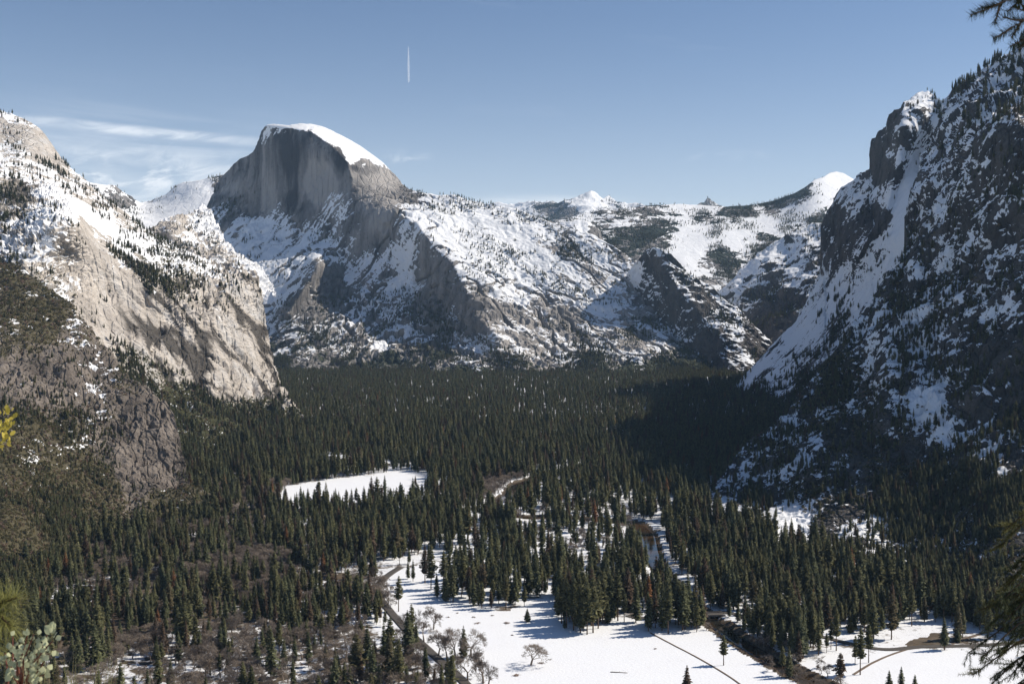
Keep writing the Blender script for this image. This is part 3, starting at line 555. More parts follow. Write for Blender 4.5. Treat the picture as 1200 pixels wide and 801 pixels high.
mountain('sunlit_arch_cliffs', M_tan,
    [(-160, 100), (-60, 112), (0, 131), (12, 134), (24, 139), (36, 145), (46, 151), (54, 160), (62, 171), (70, 184), (78, 194), (88, 204), (97, 211), (106, 220), (124, 235), (140, 246), (155, 257), (167, 266), (184, 277), (200, 286), (220, 296), (247, 306), (270, 312), (290, 315), (300, 319), (303, 335), (306, 365), (312, 398), (320, 425), (330, 452), (340, 472), (350, 488), (360, 500)],
    [(-160, 470), (0, 470), (100, 470), (200, 530), (290, 525), (345, 505), (360, 505)],
    [(-160, 100, 4200), (0, 131, 4250), (46, 151, 4230), (70, 184, 4150), (97, 211, 4050), (140, 246, 3900), (167, 266, 3780), (200, 286, 3650), (247, 306, 3500), (290, 315, 3420), (300, 319, 3400), (306, 365, 3290), (320, 425, 3150), (350, 488, 2960), (360, 500, 2950),
     (30, 165, 4020), (60, 195, 3880), (0, 180, 3850), (0, 205, 3300), (20, 225, 3150), (60, 225, 3200), (120, 258, 3280), (170, 285, 3330), (220, 305, 3330),
     (90, 254, 2830), (130, 290, 2900), (180, 312, 3000), (240, 338, 3080), (280, 335, 3230),
     (75, 300, 2690), (130, 340, 2740), (180, 370, 2820), (240, 400, 2900), (290, 400, 3080), (300, 450, 2980), (250, 450, 2800), (200, 430, 2720), (150, 400, 2640), (120, 370, 2630), (290, 490, 2790), (335, 480, 2940), (250, 475, 2730), (205, 462, 2650), (150, 430, 2550), (100, 390, 2480),
     (200, 500, 2420), (245, 520, 2400), (290, 515, 2680), (345, 505, 2850), (150, 480, 2300), (100, 440, 2330),
     (60, 290, 2600), (40, 270, 2680), (0, 260, 2780), (50, 320, 2520), (0, 320, 2500), (60, 360, 2450), (0, 400, 2350), (-160, 250, 2900), (-160, 400, 2400), (-160, 470, 2150), (0, 470, 2150)],
    [(10, 136, .97), (-60, 120, .95), (25, 145, .55), (38, 152, .35), (55, 175, .01), (42, 165, .02), (60, 182, .01), (48, 185, .04), (65, 190, .03), (0, 152, .3), (15, 165, .3), (20, 178, .5), (0, 185, .6), (30, 200, .75), (0, 200, .7), (55, 205, .75), (75, 210, .6), (90, 225, .8), (110, 235, .55), (60, 225, .9), (40, 215, .8), (85, 245, .99), (105, 255, .99), (120, 262, .99), (150, 280, .99), (180, 300, .98), (210, 310, .85), (240, 318, .45), (100, 222, .5), (150, 260, .5), (200, 290, .5), (260, 315, .35), (290, 318, .2), (285, 330, .1), (265, 335, .12),
     (10, 225, .08), (30, 235, .06), (15, 250, .1), (45, 245, .7), (60, 260, .8), (40, 275, .8), (25, 285, .75), (60, 290, .8), (75, 270, .7), (50, 305, .5), (20, 310, .4), (0, 300, .35), (45, 325, .55), (60, 340, .45), (10, 330, .25), (80, 290, .05), (95, 270, .08), (110, 300, .01), (150, 340, .008), (200, 360, .012), (215, 335, .12), (240, 345, .06), (280, 350, .04), (200, 400, .008), (250, 420, .008), (300, 420, .01), (280, 470, .02), (150, 390, .01), (120, 360, .01), (100, 400, .03), (220, 480, .12), (200, 500, .18), (250, 510, .12), (190, 320, .35), (170, 325, .1)],
    [('ridged', (300, 300, 420), 26, 4, 0, [(150, 370, .1), (250, 420, .15), (50, 170, .2), (30, 250, 1), (120, 262, .25), (0, 330, 1)]),
     ('ridged', (34, 160, 420), 7, 5, 0.55, [(110, 330, .25), (200, 400, 1.0), (260, 430, 1.2), (300, 400, 1.2), (50, 170, .15), (30, 250, 1), (120, 262, .15)]),
     ('crack', (120, 300, 620), 13, 3, 0.50, [(110, 330, .15), (130, 350, .5), (200, 400, 1.0), (260, 430, 1.1), (300, 400, .9), (50, 170, .0), (30, 250, .5), (120, 262, .0)]),
     ('crack', (45, 150, 200), 9, 3, 0.42, [(110, 330, .4), (200, 400, 1.0), (260, 430, 1.1), (300, 400, 1.3), (50, 170, .1), (30, 250, 1.), (120, 262, .0)]),
     ('ridged', (14, 60, 120), 3.0, 4, 0.5, [(110, 330, .5), (200, 400, .9), (280, 350, 1.6), (50, 170, .25), (30, 250, 1.2), (120, 262, .4)]),
     ('strata', (70, 70, 26), 5, 3, 0.15, [(45, 290, 1.6), (30, 250, .6), (150, 370, .15), (250, 420, .3), (120, 262, .1), (50, 170, .1), (230, 330, 1.)])],
    veg=[(5, 133, .3), (20, 150, .3), (55, 165, 0), (40, 160, 0), (62, 180, 0), (42, 178, .05), (45, 188, .3), (60, 194, 1.8), (70, 200, 2.0), (85, 215, 1.5), (40, 200, .7), (20, 190, .5), (0, 200, .4), (110, 228, 1.0), (140, 250, 1.6), (170, 270, 1.8), (200, 288, 1.8), (235, 304, 1.4), (60, 225, .3), (90, 245, .05), (130, 268, .04), (165, 290, .05), (145, 300, 1.3), (165, 308, 2.0), (190, 318, 2.2), (215, 322, 1.8), (230, 330, 1.2), (255, 318, .5), (280, 320, .8), (15, 245, 1.0), (30, 225, .5), (45, 270, .2), (20, 300, .5), (60, 330, .3), (110, 320, 0), (150, 370, 0), (200, 400, 0), (250, 420, .02), (300, 430, .04), (290, 380, .05), (250, 345, .3), (100, 400, .3), (150, 440, 1.4), (215, 490, 2.4), (250, 515, 2.4), (180, 470, 2.0), (290, 512, 2.4), (345, 500, 2.4)],
    brush=[(50, 165, -.8), (100, 260, -.8), (150, 370, -1), (250, 420, -1), (300, 400, -.8), (20, 250, .3), (40, 300, .1), (10, 340, .6), (40, 350, .5), (100, 420, .5), (150, 430, .5), (215, 490, .9), (250, 515, .9), (190, 320, .5), (290, 510, .8)],
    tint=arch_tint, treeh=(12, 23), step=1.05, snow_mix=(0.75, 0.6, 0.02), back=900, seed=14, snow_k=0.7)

mountain('snowy_knob', M_tan,
    [(150, 290), (165, 275), (176, 270), (186, 263), (194, 257), (204, 255), (216, 256), (226, 252), (232, 244), (237, 240), (243, 243), (250, 256), (258, 272), (264, 284), (276, 296), (290, 306), (300, 312), (308, 320), (314, 328), (322, 345)],
    [(150, 350), (250, 375), (300, 372), (307, 350), (314, 336), (322, 349)],
    [(150, 290, 4800), (194, 257, 5000), (216, 256, 5100), (237, 240, 5300), (258, 272, 5050), (290, 306, 4800), (314, 328, 4700), (322, 345, 4650), (185, 280, 4800), (205, 272, 4790), (225, 275, 4900), (245, 280, 4900), (230, 310, 4620), (270, 320, 4600), (150, 330, 4450), (250, 350, 4350), (322, 370, 4400)],
    [(195, 262, .4), (200, 272, .15), (185, 275, .2), (215, 265, .3), (228, 258, .65), (240, 250, .7), (245, 270, .7), (225, 280, .5), (250, 285, .55), (230, 295, .4), (265, 300, .55), (285, 312, .6), (305, 325, .9), (240, 310, .5), (280, 325, .5)],
    [('ridged', (130, 130, 130), 22, 4), ('fbm', (40, 40, 40), 9, 4), ('strata', (90, 90, 30), 5, 3)],
    veg=[(200, 270, .3), (230, 250, .6), (245, 290, .7), (225, 300, 1.2), (270, 310, .4), (210, 258, .3), (255, 265, .4)], treeh=(12, 20), step=0.95, back=260, drop=0.02, pad=1, seed=15)

mountain('near_buttress', M_brown,
    [(-200, 210), (-100, 255), (0, 312), (20, 318), (40, 330), (60, 346), (80, 362), (96, 380), (112, 402), (126, 424), (140, 440), (158, 455), (176, 466), (192, 477), (201, 492), (207, 515), (212, 545), (218, 565), (224, 580), (245, 588), (300, 600), (330, 606)],
    [(-200, 720), (0, 705), (100, 648), (220, 612), (330, 612)],
    [(-200, 210, 2500), (-100, 255, 2420), (0, 312, 2330), (40, 330, 2270), (80, 362, 2170), (112, 402, 2060), (140, 440, 1970), (176, 466, 1900), (192, 477, 1870), (207, 515, 1835), (218, 565, 1775), (245, 588, 1730), (330, 606, 1680),
     (-200, 450, 1750), (-200, 720, 1060), (0, 480, 1680), (0, 420, 1840), (0, 560, 1480), (0, 620, 1340), (0, 700, 1190), (30, 395, 1960), (60, 400, 1960), (100, 440, 1890), (100, 470, 1830), (100, 540, 1690), (100, 600, 1560), (100, 645, 1430), (150, 470, 1860), (150, 520, 1790), (180, 500, 1830), (180, 560, 1745), (200, 575, 1735), (150, 575, 1690), (160, 610, 1610), (220, 600, 1660), (220, 612, 1630)],
    [(30, 360, 0.11), (60, 370, 0.11), (10, 380, 0.11), (20, 430, 0.04), (60, 420, 0.07), (50, 460, 0.06), (90, 400, 0.14), (100, 420, 0.22), (110, 450, 0.19), (80, 450, 0.07), (120, 440, 0.17), (140, 460, 0.08), (170, 490, 0.03), (190, 520, 0.02), (160, 530, 0.02), (140, 500, 0.07), (120, 490, 0.14), (100, 510, 0.17), (190, 560, 0.02), (40, 500, 0.06), (60, 540, 0.11), (35, 545, 0.25), (100, 550, 0.07), (20, 600, 0.06), (100, 620, 0.07), (200, 595, 0.08)],
    [('ridged', (120, 120, 200), 20, 4, 0, [(20, 350, .6), (100, 470, 1), (170, 520, .7), (60, 600, .3)]), ('ridged', (22, 30, 90), 7.5, 5, 0.2, [(20, 350, .4), (60, 440, 1.2), (170, 520, 1.), (60, 600, .2)]), ('crack', (40, 60, 130), 4.5, 3, 0.15, [(20, 350, .2), (60, 440, 1.), (170, 520, 1.2), (60, 600, .1)]), ('ridged', (9, 9, 16), 1.8, 4, 0.2)],
    veg=[(20, 350, .5), (60, 370, .5), (30, 400, .5), (20, 450, .35), (60, 450, .3), (100, 430, .35), (140, 450, .6), (170, 510, .12), (150, 540, .15), (190, 540, .1), (120, 490, .5), (90, 520, 1.0), (50, 500, 1.0), (20, 520, 1.3), (60, 560, 1.8), (110, 560, 1.6), (150, 590, 2.0), (200, 590, 2.0), (20, 600, 2.2), (80, 610, 2.2), (0, 660, 2.2), (150, 610, 2.2)],
    brush=[(20, 350, .75), (50, 380, .8), (20, 400, .6), (20, 450, .1), (60, 450, .0), (90, 400, .4), (110, 440, .1), (150, 450, .5), (170, 500, -.3), (170, 540, -.5), (190, 560, -.3), (120, 500, .3), (60, 520, .7), (30, 560, .9), (100, 580, .9), (50, 620, .9), (200, 595, .8)],
    treeh=(5, 12), step=1.15, snow_mix=(0.6, 0.75, 0.02), back=500, seed=16)
print('slope trees', len(TREES))

# ------------------------------------------------------------------ valley floor
RIVER = [(700, 540), (640, 556), (608, 566), (598, 578), (575, 590), (600, 604), (680, 606), (745, 612), (760, 626), (764, 645), (771, 662), (784, 678), (800, 694), (818, 712), (838, 728), (862, 746), (893, 766), (930, 786), (975, 808), (1050, 840)]
ROAD_L = [(470, 664), (458, 671), (447, 680), (441, 690), (447, 704), (462, 722), (478, 740), (497, 757), (517, 775), (537, 792), (556, 812), (580, 840)]
ROAD_R = [(735, 721), (755, 726), (790, 716), (826, 716), (850, 716), (900, 730), (960, 745), (1020, 760), (1045, 762), (1075, 757), (1110, 757), (1150, 756), (1210, 752)]
MEADOW = [(452, 684), (447, 676), (470, 670), (500, 660), (545, 654), (556, 662), (530, 674), (512, 690), (540, 702), (565, 716), (600, 716), (616, 704), (636, 700), (655, 703), (650, 728), (662, 742), (690, 744), (706, 732), (740, 730), (762, 738), (800, 742), (836, 738), (868, 758), (905, 786), (960, 830), (560, 830), (530, 790), (490, 748), (462, 712)]
MEADOW_R = [(925, 800), (935, 776), (975, 768), (1010, 770), (1050, 760), (1150, 761), (1200, 764), (1260, 790), (1200, 840), (960, 840)]
MEADOW_B = [(318, 590), (335, 570), (372, 563), (432, 556), (482, 551), (505, 558), (505, 576), (480, 588), (420, 593), (345, 596)]
OPEN_A = [(560, 566), (612, 560), (620, 585), (570, 592)]
OPEN_B = [(600, 606), (640, 596), (700, 590), (745, 600), (735, 640), (690, 668), (640, 664), (610, 640)]
OAKS = [(140, 752), (235, 732), (330, 742), (425, 730), (480, 756), (545, 812), (560, 840), (90, 840), (40, 770)]
BRUSHY = [(230, 640), (330, 650), (360, 690), (300, 710), (200, 690)]
LOT = [(1058, 757), (1066, 750), (1085, 744), (1112, 742), (1108, 748), (1102, 756)]
SNOWY_L = [(50, 696), (70, 688), (105, 682), (112, 690), (70, 702)]
R_MEADOW_E = [(540, 690), (620, 680), (700, 676), (700, 690), (640, 700)]

RIVER_W = [tuple(gpt(x, y)[:2]) for x, y in RIVER]
def river_half(Y): return np.interp(Y, [900, 1100, 1300, 1450, 2000, 2500], [7.0, 7.5, 8.0, 10.0, 13.0, 15.0])
def floor_z(X, Y):
    p = np.stack([X / 260., Y / 260., 0 * X + 3.3], -1)
    z = 1.6 * fbm(p, 3, seed=401) + 0.35 * fbm(p * 9, 2, seed=402) if np.size(X) > 3 else 0.0 * X
    z = z * np.clip((Y - 1500) / 1500, 0.12, 1)
    z = z + np.clip(Y - 5600, 0, 1e9) * 0.03
    dr = seg_dist(X, Y, RIVER_W); h = river_half(Y)
    return z - 3.2 * np.clip((h + 5 - dr) / 5.0, 0, 1)
pys = np.concatenate([np.linspace(880, 440, 260), np.linspace(438, 368, 60)])
pxs = np.arange(-240, 1445, 2.2)
PX, PY = np.meshgrid(pxs, pys)
Dg = ground_D(PX, PY); G = at(PX, PY, Dg)
G[..., 2] = floor_z(G[..., 0], G[..., 1])
def edge_px(P, x, y):          # natural, uneven edges for the clearings
    w = np.stack([P[..., 0] / 22.0, P[..., 1] / 22.0, 0 * P[..., 0] + 1.7], -1)
    sc_ = np.clip(1500.0 / P[..., 1], 0.3, 1.3)
    return x + 9 * sc_ * fbm(w, 3, 0.6, seed=408), y + 4.5 * sc_ * fbm(w, 3, 0.6, seed=409)
PX, PY = edge_px(G, PX, PY)
sn = 0.62 + 0.35 * fbm(G / 30.0, 4, 0.6, seed=410) + 0.25 * fbm(G / 120.0, 3, 0.6, seed=411)
sn = sn - 0.25 * np.clip((460 - PX) / 200, 0, 1)
sn = sn + 0.18 * inside(OPEN_B, PX, PY)
for poly, v in ((OAKS, 0.50), (BRUSHY, 0.30)):
    m = inside(poly, PX, PY); sn = np.where(m, v + 0.5 * fbm(G / 14.0, 4, 0.6, seed=412), sn)
for poly in (MEADOW, MEADOW_R, MEADOW_B, SNOWY_L):
    sn = np.where(inside(poly, PX, PY), 1.15 + 0.35 * np.minimum(0, fbm(G / 18.0, 4, 0.65, seed=413)), sn)
wob = 2.5 * fbm(G / 12.0, 3, seed=415)
dr = seg_dist(G[..., 0], G[..., 1], RIVER_W) + wob
sn = np.where(dr < river_half(G[..., 1]) + 3, 0.0, sn)
lowbank = (dr < river_half(G[..., 1]) + 9) & (PY > 725) & (dr > 0)
sn = np.where(lowbank, 0.12 + 0.3 * fbm(G / 9.0, 3, seed=416), sn)
sn = np.where(inside(LOT, PX, PY), 0.1, sn)

def ground_mat():
    m, t, p = new_mat('valley_ground')
    geo = N(t, 'ShaderNodeNewGeometry'); pos = geo.outputs['Position']
    n1 = noise(t, pos, 0.06, 6, 0.6); n2 = noise(t, pos, 0.5, 5, 0.6)
    base = mixc(t, ramp01(t, n1, 0.35, 0.65), (0.075, 0.055, 0.042), (0.15, 0.115, 0.085))
    base = mixc(t, ramp01(t, n2, 0.45, 0.7), base, (0.085, 0.075, 0.04))
    n3 = noise(t, pos, 0.16, 6, 0.65)
    s = math_node(t, 'ADD', attr(t, 'snow'), math_node(t, 'MULTIPLY_ADD', n3, 0.6, -0.3))
    sc = mixc(t, ramp01(t, noise(t, pos, 0.03, 4, 0.6), 0.3, 0.8), SNOW, (0.78, 0.79, 0.82))
    spk = math_node(t, 'MULTIPLY', ramp01(t, noise(t, pos, 0.045, 3, 0.6), 0.46, 0.62), ramp01(t, noise(t, pos, 1.1, 4, 0.7), 0.57, 0.68))
    s = math_node(t, 'SUBTRACT', s, math_node(t, 'MULTIPLY', spk, 0.9))
    base = mixc(t, ramp01(t, s, 0.42, 0.58), base, sc)
    t.links.new(base, p.inputs['Base Color']); p.inputs['Roughness'].default_value = 0.85; p.inputs['Specular IOR Level'].default_value = 0.15
    b = N(t, 'ShaderNodeBump'); b.inputs['Strength'].default_value = 0.6; b.inputs['Distance'].default_value = 0.6
    t.links.new(noise(t, pos, 0.35, 5, 0.6), b.inputs['Height']); t.links.new(b.outputs[0], p.inputs['Normal'])
    return m
M_ground = ground_mat()
# reach: near apron under the camera's slope and a far apron to the horizon
near = G[0].copy(); near[:, 1] = 200; near[:, 0] *= 0.6; near[:, 2] = -0.5
far1 = G[-1].copy(); far1[:, :2] *= 18500.0 / far1[:, 1:2]; far1[:, 2] = 300
far0 = G[-1].copy(); far0[:, 2] = np.minimum(far0[:, 2], 300)
V = np.concatenate([near[None], G, far1[None]], 0)
S_ = np.concatenate([sn[:1], sn, sn[-1:]], 0)
vf = obj('valley_floor', mesh_np('valley_floor', V.reshape(-1, 3), grid_faces(*V.shape[:2])[:, ::-1], M_ground, True, {'snow': S_}))
tag(vf, kind='structure')

def strip(name, pts_px, half, mat, z, crown=0.0, resample=6.0, wob=0.0, hwfun=None):
    W = np.array([gpt(x, y)[:2] for x, y in pts_px])
    d = np.concatenate([[0], np.cumsum(np.hypot(*np.diff(W, axis=0).T))])
    s = np.arange(0, d[-1], resample)
    # smooth centre line
    c = np.stack([np.interp(s, d, W[:, 0]), np.interp(s, d, W[:, 1])], -1)
    for _ in range(8): c[1:-1] = 0.5 * c[1:-1] + 0.25 * (c[:-2] + c[2:])
    tdir = np.gradient(c, axis=0); tdir /= np.linalg.norm(tdir, axis=1)[:, None]
    nrm = np.stack([-tdir[:, 1], tdir[:, 0]], -1)
    rows = []
    for k in (-1, -0.55, 0, 0.55, 1):
        hh = half if hwfun is None else hwfun(c[:, 1])
        hh = hh + (wob * fbm(np.stack([s / 15., 0 * s + k * 5, 0 * s], -1), 3, seed=431) if wob else 0)
        q = c + nrm * (k * hh)[:, None] if np.ndim(hh) else c + nrm * (k * hh)
        zz = z + crown * (1 - k * k)
        rows.append(np.column_stack([q, np.full(len(q), zz)]))
    V = np.array(rows)
    if not callable(z) and z > -0.5:
        V[..., 2] += floor_z(V[..., 0], V[..., 1]).max(0)[None]
    # thickness at both edges
    lo1, lo2 = V[:1].copy(), V[-1:].copy(); lo1[..., 2] -= 1.2; lo2[..., 2] -= 1.2
    V = np.concatenate([lo1, V, lo2], 0)
    o = obj(name, mesh_np(name, V.reshape(-1, 3), grid_faces(*V.shape[:2]), mat, True)); tag(o, kind='structure')
    return o
def water_mat():
    m, t, p = new_mat('river_water')
    p.inputs['Base Color'].default_value = (0.02, 0.022, 0.018, 1); p.inputs['Roughness'].default_value = 0.06
    p.inputs['IOR'].default_value = 1.33; p.inputs['Specular IOR Level'].default_value = 0.5
    geo = N(t, 'ShaderNodeNewGeometry'); n1 = noise(t, geo.outputs['Position'], 0.012, 4, 0.6)
    t.links.new(mixc(t, ramp01(t, n1, 0.4, 0.62), (0.012, 0.014, 0.012), (0.06, 0.035, 0.018)), p.inputs['Base Color'])
    b = N(t, 'ShaderNodeBump'); b.inputs['Strength'].default_value = 0.15; b.inputs['Distance'].default_value = 0.1
    t.links.new(noise(t, geo.outputs['Position'], 0.8, 3, 0.5), b.inputs['Height']); t.links.new(b.outputs[0], p.inputs['Normal'])
    return m
M_road = plain('asphalt_wet', (0.085, 0.075, 0.066), 0.8, 0.3, 0.15)
M_path = plain('trodden_boards', (0.16, 0.12, 0.09), 0.9, 0.3, 0.3)
strip('river', RIVER, 0, water_mat(), -1.9, hwfun=lambda Y: river_half(Y) + 2.2, resample=5.0)
strip('road', ROAD_L, 4.6, M_road, 0.35, 0.12, wob=0.5)
strip('road', ROAD_R, 4.2, M_road, 0.35, 0.12, wob=0.6)
strip('footpath', [(762, 741), (775, 748), (790, 756), (810, 766), (826, 775), (845, 786), (862, 797), (885, 815)], 0.9, M_path, 0.3, 0.05, wob=0.25)
strip('footpath', [(1000, 790), (1022, 776), (1045, 766), (1065, 760)], 1.2, M_path, 0.3, 0.05, wob=0.3)
strip('side_road', [(395, 755), (360, 768), (300, 772), (230, 770), (160, 778)], 2.6, M_road, 0.3, 0.1, wob=0.7)
strip('side_road', [(1108, 757), (1125, 750), (1140, 745), (1165, 738)], 2.0, M_path, 0.3, 0.1, wob=0.4)

# ------------------------------------------------------------------ tree prototypes
M_bark = plain('bark', (0.11, 0.075, 0.05), 0.95, 0.35, 2.0)
M_fir = leaf_mat('fir_needles', (0.032, 0.044, 0.030), (0.120, 0.124, 0.062), (0.12, 0.085, 0.058), 0.2)
M_pine = leaf_mat('pine_needles', (0.046, 0.057, 0.032), (0.150, 0.142, 0.068), (0.13, 0.09, 0.06), 0.2)
M_dead = leaf_mat('dead_needles', (0.13, 0.06, 0.03), (0.20, 0.10, 0.045), None, 0.2)
M_brushleaf = leaf_mat('brush_leaves', (0.070, 0.070, 0.034), (0.150, 0.128, 0.066), (0.17, 0.135, 0.10), 0.2)
M_twig = plain('bare_twigs', (0.225, 0.183, 0.148), 0.95, 0.3, 0.8)
M_twig2 = plain('willow_twigs', (0.20, 0.135, 0.10), 0.95, 0.3, 0.8)

def tube(V, F, p0, p1, r0, r1, n=5):
    d = (p1 - p0).normalized(); a = d.orthogonal().normalized(); b = d.cross(a)
    i0 = len(V)
    for p, r in ((p0, r0), (p1, r1)):
        for k in range(n):
            t = 2 * math.pi * k / n
            V.append(p + (a * math.cos(t) + b * math.sin(t)) * r)
    for k in range(n):
        F.append((i0 + k, i0 + (k + 1) % n, i0 + n + (k + 1) % n)); F.append((i0 + k, i0 + n + (k + 1) % n, i0 + n + k))
def conifer_data(seed, rad, start, nlev, kind):
    R = random.Random(seed)
    TV, TF, CV, CF = [], [], [], []
    lean = Vector((R.uniform(-.012, .012), R.uniform(-.012, .012), 0))
    pts = [Vector((0, 0, -0.02)), Vector((0, 0, 0.25)) + lean * .3, Vector((0, 0, 0.6)) + lean * .7, Vector((0, 0, 0.97)) + lean]
    rr = [0.014, 0.0105, 0.006, 0.001]
    for k in range(3): tube(TV, TF, pts[k], pts[k + 1], rr[k], rr[k + 1], 6)
    for lv in range(nlev):
        t = (lv + R.random() * .8) / nlev
        h = start + (1.0 - start) * t
        prof = (1 - t) ** (0.85 if kind == 'fir' else 0.6) * min(1.0, 0.45 + 2.2 * t)
        nb = R.randint(5, 8) if kind == 'fir' else R.randint(4, 7)
        a0 = R.random() * 6.28
        for b in range(nb):
            if kind == 'pine' and R.random() < 0.18: continue
            az = a0 + 6.283 * b / nb + R.uniform(-.35, .35)
            L = rad * prof * R.uniform(0.62, 1.18) + 0.006
            if R.random() < 0.06: L *= 1.25
            out = Vector((math.cos(az), math.sin(az), 0)); side = Vector((-out.y, out.x, 0))
            base = Vector((0, 0, h)) + lean * h
            droop = R.uniform(0.15, 0.55) if kind == 'fir' else R.uniform(-0.35, 0.2)
            droop *= (1 - 0.7 * t)
            tip = base + out * L + Vector((0, 0, -droop * L))
            if kind == 'pine' and lv % 4 == 0 and b % 3 == 0 and t < 0.5: tube(TV, TF, base, base.lerp(tip, .8), 0.0025, 0.001, 3)
            ns = 3
            for s in range(ns):
                f = (s + R.uniform(.35, .95)) / ns
                c = base.lerp(tip, f)
                w = L * (0.34 if kind == 'fir' else 0.40) * R.uniform(.7, 1.3) * (1.15 - 0.5 * f) + 0.004
                ln = L * R.uniform(.30, .48) + 0.006
                i0 = len(CV)
                tw = R.uniform(-.5, .5)
                s2 = side * math.cos(tw) + Vector((0, 0, math.sin(tw)))
                fw = out + Vector((0, 0, -droop + R.uniform(-.3, .3)))
                CV += [c - fw * ln * .5, c + s2 * w + fw * R.uniform(-.1, .1) * ln, c + fw * ln * .75, c - s2 * w + Vector((0, 0, R.uniform(-.6, .1) * w))]
                CF += [(i0, i0 + 1, i0 + 2), (i0, i0 + 2, i0 + 3)]
                if kind == 'pine' or R.random() < .4:      # hanging tuft
                    i0 = len(CV); u = R.uniform(0.5, 1.0) * w
                    CV += [c + Vector((0, 0, u)), c + out * u * .8 - Vector((0, 0, u * .5)) + s2 * u * .3, c - out * u * .6 - Vector((0, 0, u * .5)) - s2 * u * .3]
                    CF += [(i0, i0 + 1, i0 + 2)]
    return TV, TF, CV, CF
def np_v(V): return np.array([tuple(v) for v in V])
KINDS = []       # (trunk mesh, crown mesh, joined mesh)
def add_kind(name, seed, rad, start, nlev, kind, leaf):
    TV, TF, CV, CF = conifer_data(seed, rad, start, nlev, kind)
    tm = mesh_np(name + '_trunk', np_v(TV), TF, M_bark); cm = mesh_np(name + '_crown', np_v(CV), CF, leaf, False)
    F = list(TF) + [tuple(i + len(TV) for i in f) for f in CF]
    jm = mesh_np(name, np_v(TV + CV), F, [M_bark, leaf], False, None, [0] * len(TF) + [1] * len(CF))
    KINDS.append((tm, cm, jm, name))
add_kind('conifer_a', 1, 0.155, 0.10, 46, 'fir', M_fir)
add_kind('conifer_b', 2, 0.130, 0.16, 44, 'fir', M_fir)
add_kind('conifer_c', 3, 0.175, 0.06, 42, 'fir', M_fir)
add_kind('conifer_d', 4, 0.140, 0.26, 34, 'pine', M_pine)
add_kind('conifer_e', 5, 0.155, 0.20, 34, 'pine', M_pine)
add_kind('conifer_f', 6, 0.125, 0.34, 30, 'pine', M_pine)
add_kind('conifer_g', 7, 0.110, 0.14, 44, 'fir', M_pine)
add_kind('conifer_h', 8, 0.125, 0.22, 32, 'fir', M_dead)

def oak_data(seed, spread=1.0, levels=5, up=0.35):
    R = random.Random(seed); TV, TF, BV, BF = [], [], [], []
    def grow(p, d, L, r, lev):
        n = 2 if lev < levels - 1 else 1
        for k in range(n):
            q = p + d * (L / n); rr = r * (0.82 if n > 1 else 0.6)
            (tube(TV, TF, p, q, r, rr, 5) if lev == 0 else tube(BV, BF, p, q, r, rr, 3))
            p, r = q, rr; d = (d + Vector((R.uniform(-.25, .25), R.uniform(-.25, .25), R.uniform(-.1, .2)))).normalized()
        if lev >= levels - 1:
            for k in range(4):
                e = p + (d + Vector((R.gauss(0, .7), R.gauss(0, .7), R.gauss(.25, .6)))).normalized() * L * R.uniform(.7, 1.5); sd = (e - p).orthogonal().normalized() * .0022
                i0 = len(BV); b_ = p - d * L * R.random() * .6; BV.extend([b_ - sd, b_ + sd, e]); BF.append((i0, i0 + 1, i0 + 2))
                m_ = b_.lerp(e, .5); e2 = m_ + Vector((R.gauss(0, 1), R.gauss(0, 1), R.gauss(.2, .8))).normalized() * L * .6; i0 = len(BV); BV.extend([m_ - sd, m_ + sd, e2]); BF.append((i0, i0 + 1, i0 + 2))
        if lev >= levels: return
        for k in range(R.randint(3, 4) if lev < 3 else R.randint(2, 4)):
            a = R.uniform(0, 6.283); tilt = R.uniform(0.45, 1.05) * spread
            o = d.orthogonal().normalized(); o2 = d.cross(o)
            nd = (d * math.cos(tilt) + (o * math.cos(a) + o2 * math.sin(a)) * math.sin(tilt) + Vector((0, 0, up * .4))).normalized()
            grow(p - d * R.uniform(0, .3) * L * .5, nd, L * R.uniform(.6, .82), r * .66, lev + 1)
    grow(Vector((0, 0, -0.03)), Vector((R.uniform(-.1, .1), R.uniform(-.1, .1), 1)).normalized(), 0.25, 0.028, 0)
    zmax = max(v.z for v in BV); k = 1.0 / zmax
    return [v * k for v in TV], TF, [v * k for v in BV], BF
OAKK = []
for k in range(5):
    TV, TF, BV, BF = oak_data(50 + k, [1.0, .8, 1.15, .9, 1.05][k], 5)
    tm = mesh_np('oak_trunk', np_v(TV), TF, M_twig); cm = mesh_np('oak_crown', np_v(BV), BF, M_twig, False)
    F = list(TF) + [tuple(i + len(TV) for i in f) for f in BF]
    OAKK.append((tm, cm, mesh_np('bare_oak_%d' % k, np_v(TV + BV), F, M_twig, False), 'bare_oak_%d' % k))
def shrub_mesh(name, seed, mat, n=150, flat=0.7):
    R = random.Random(seed); V, F = [], []
    for k in range(n):
        a = R.uniform(0, 6.283); z = R.random() ** .7; rr = math.sqrt(max(0, 1 - z * z)) * R.uniform(.5, 1.05) * R.choice((1, .8, 1.15))
        c = Vector((rr * math.cos(a) * .6, rr * math.sin(a) * .6, z * flat + R.uniform(-.1, .05)))
        s = R.uniform(.10, .24); i0 = len(V)
        for j in range(3): V.append(c + Vector((R.uniform(-s, s), R.uniform(-s, s), R.uniform(-s, s))))
        F.append((i0, i0 + 1, i0 + 2))
    return mesh_np(name, np_v(V), F, mat, False)

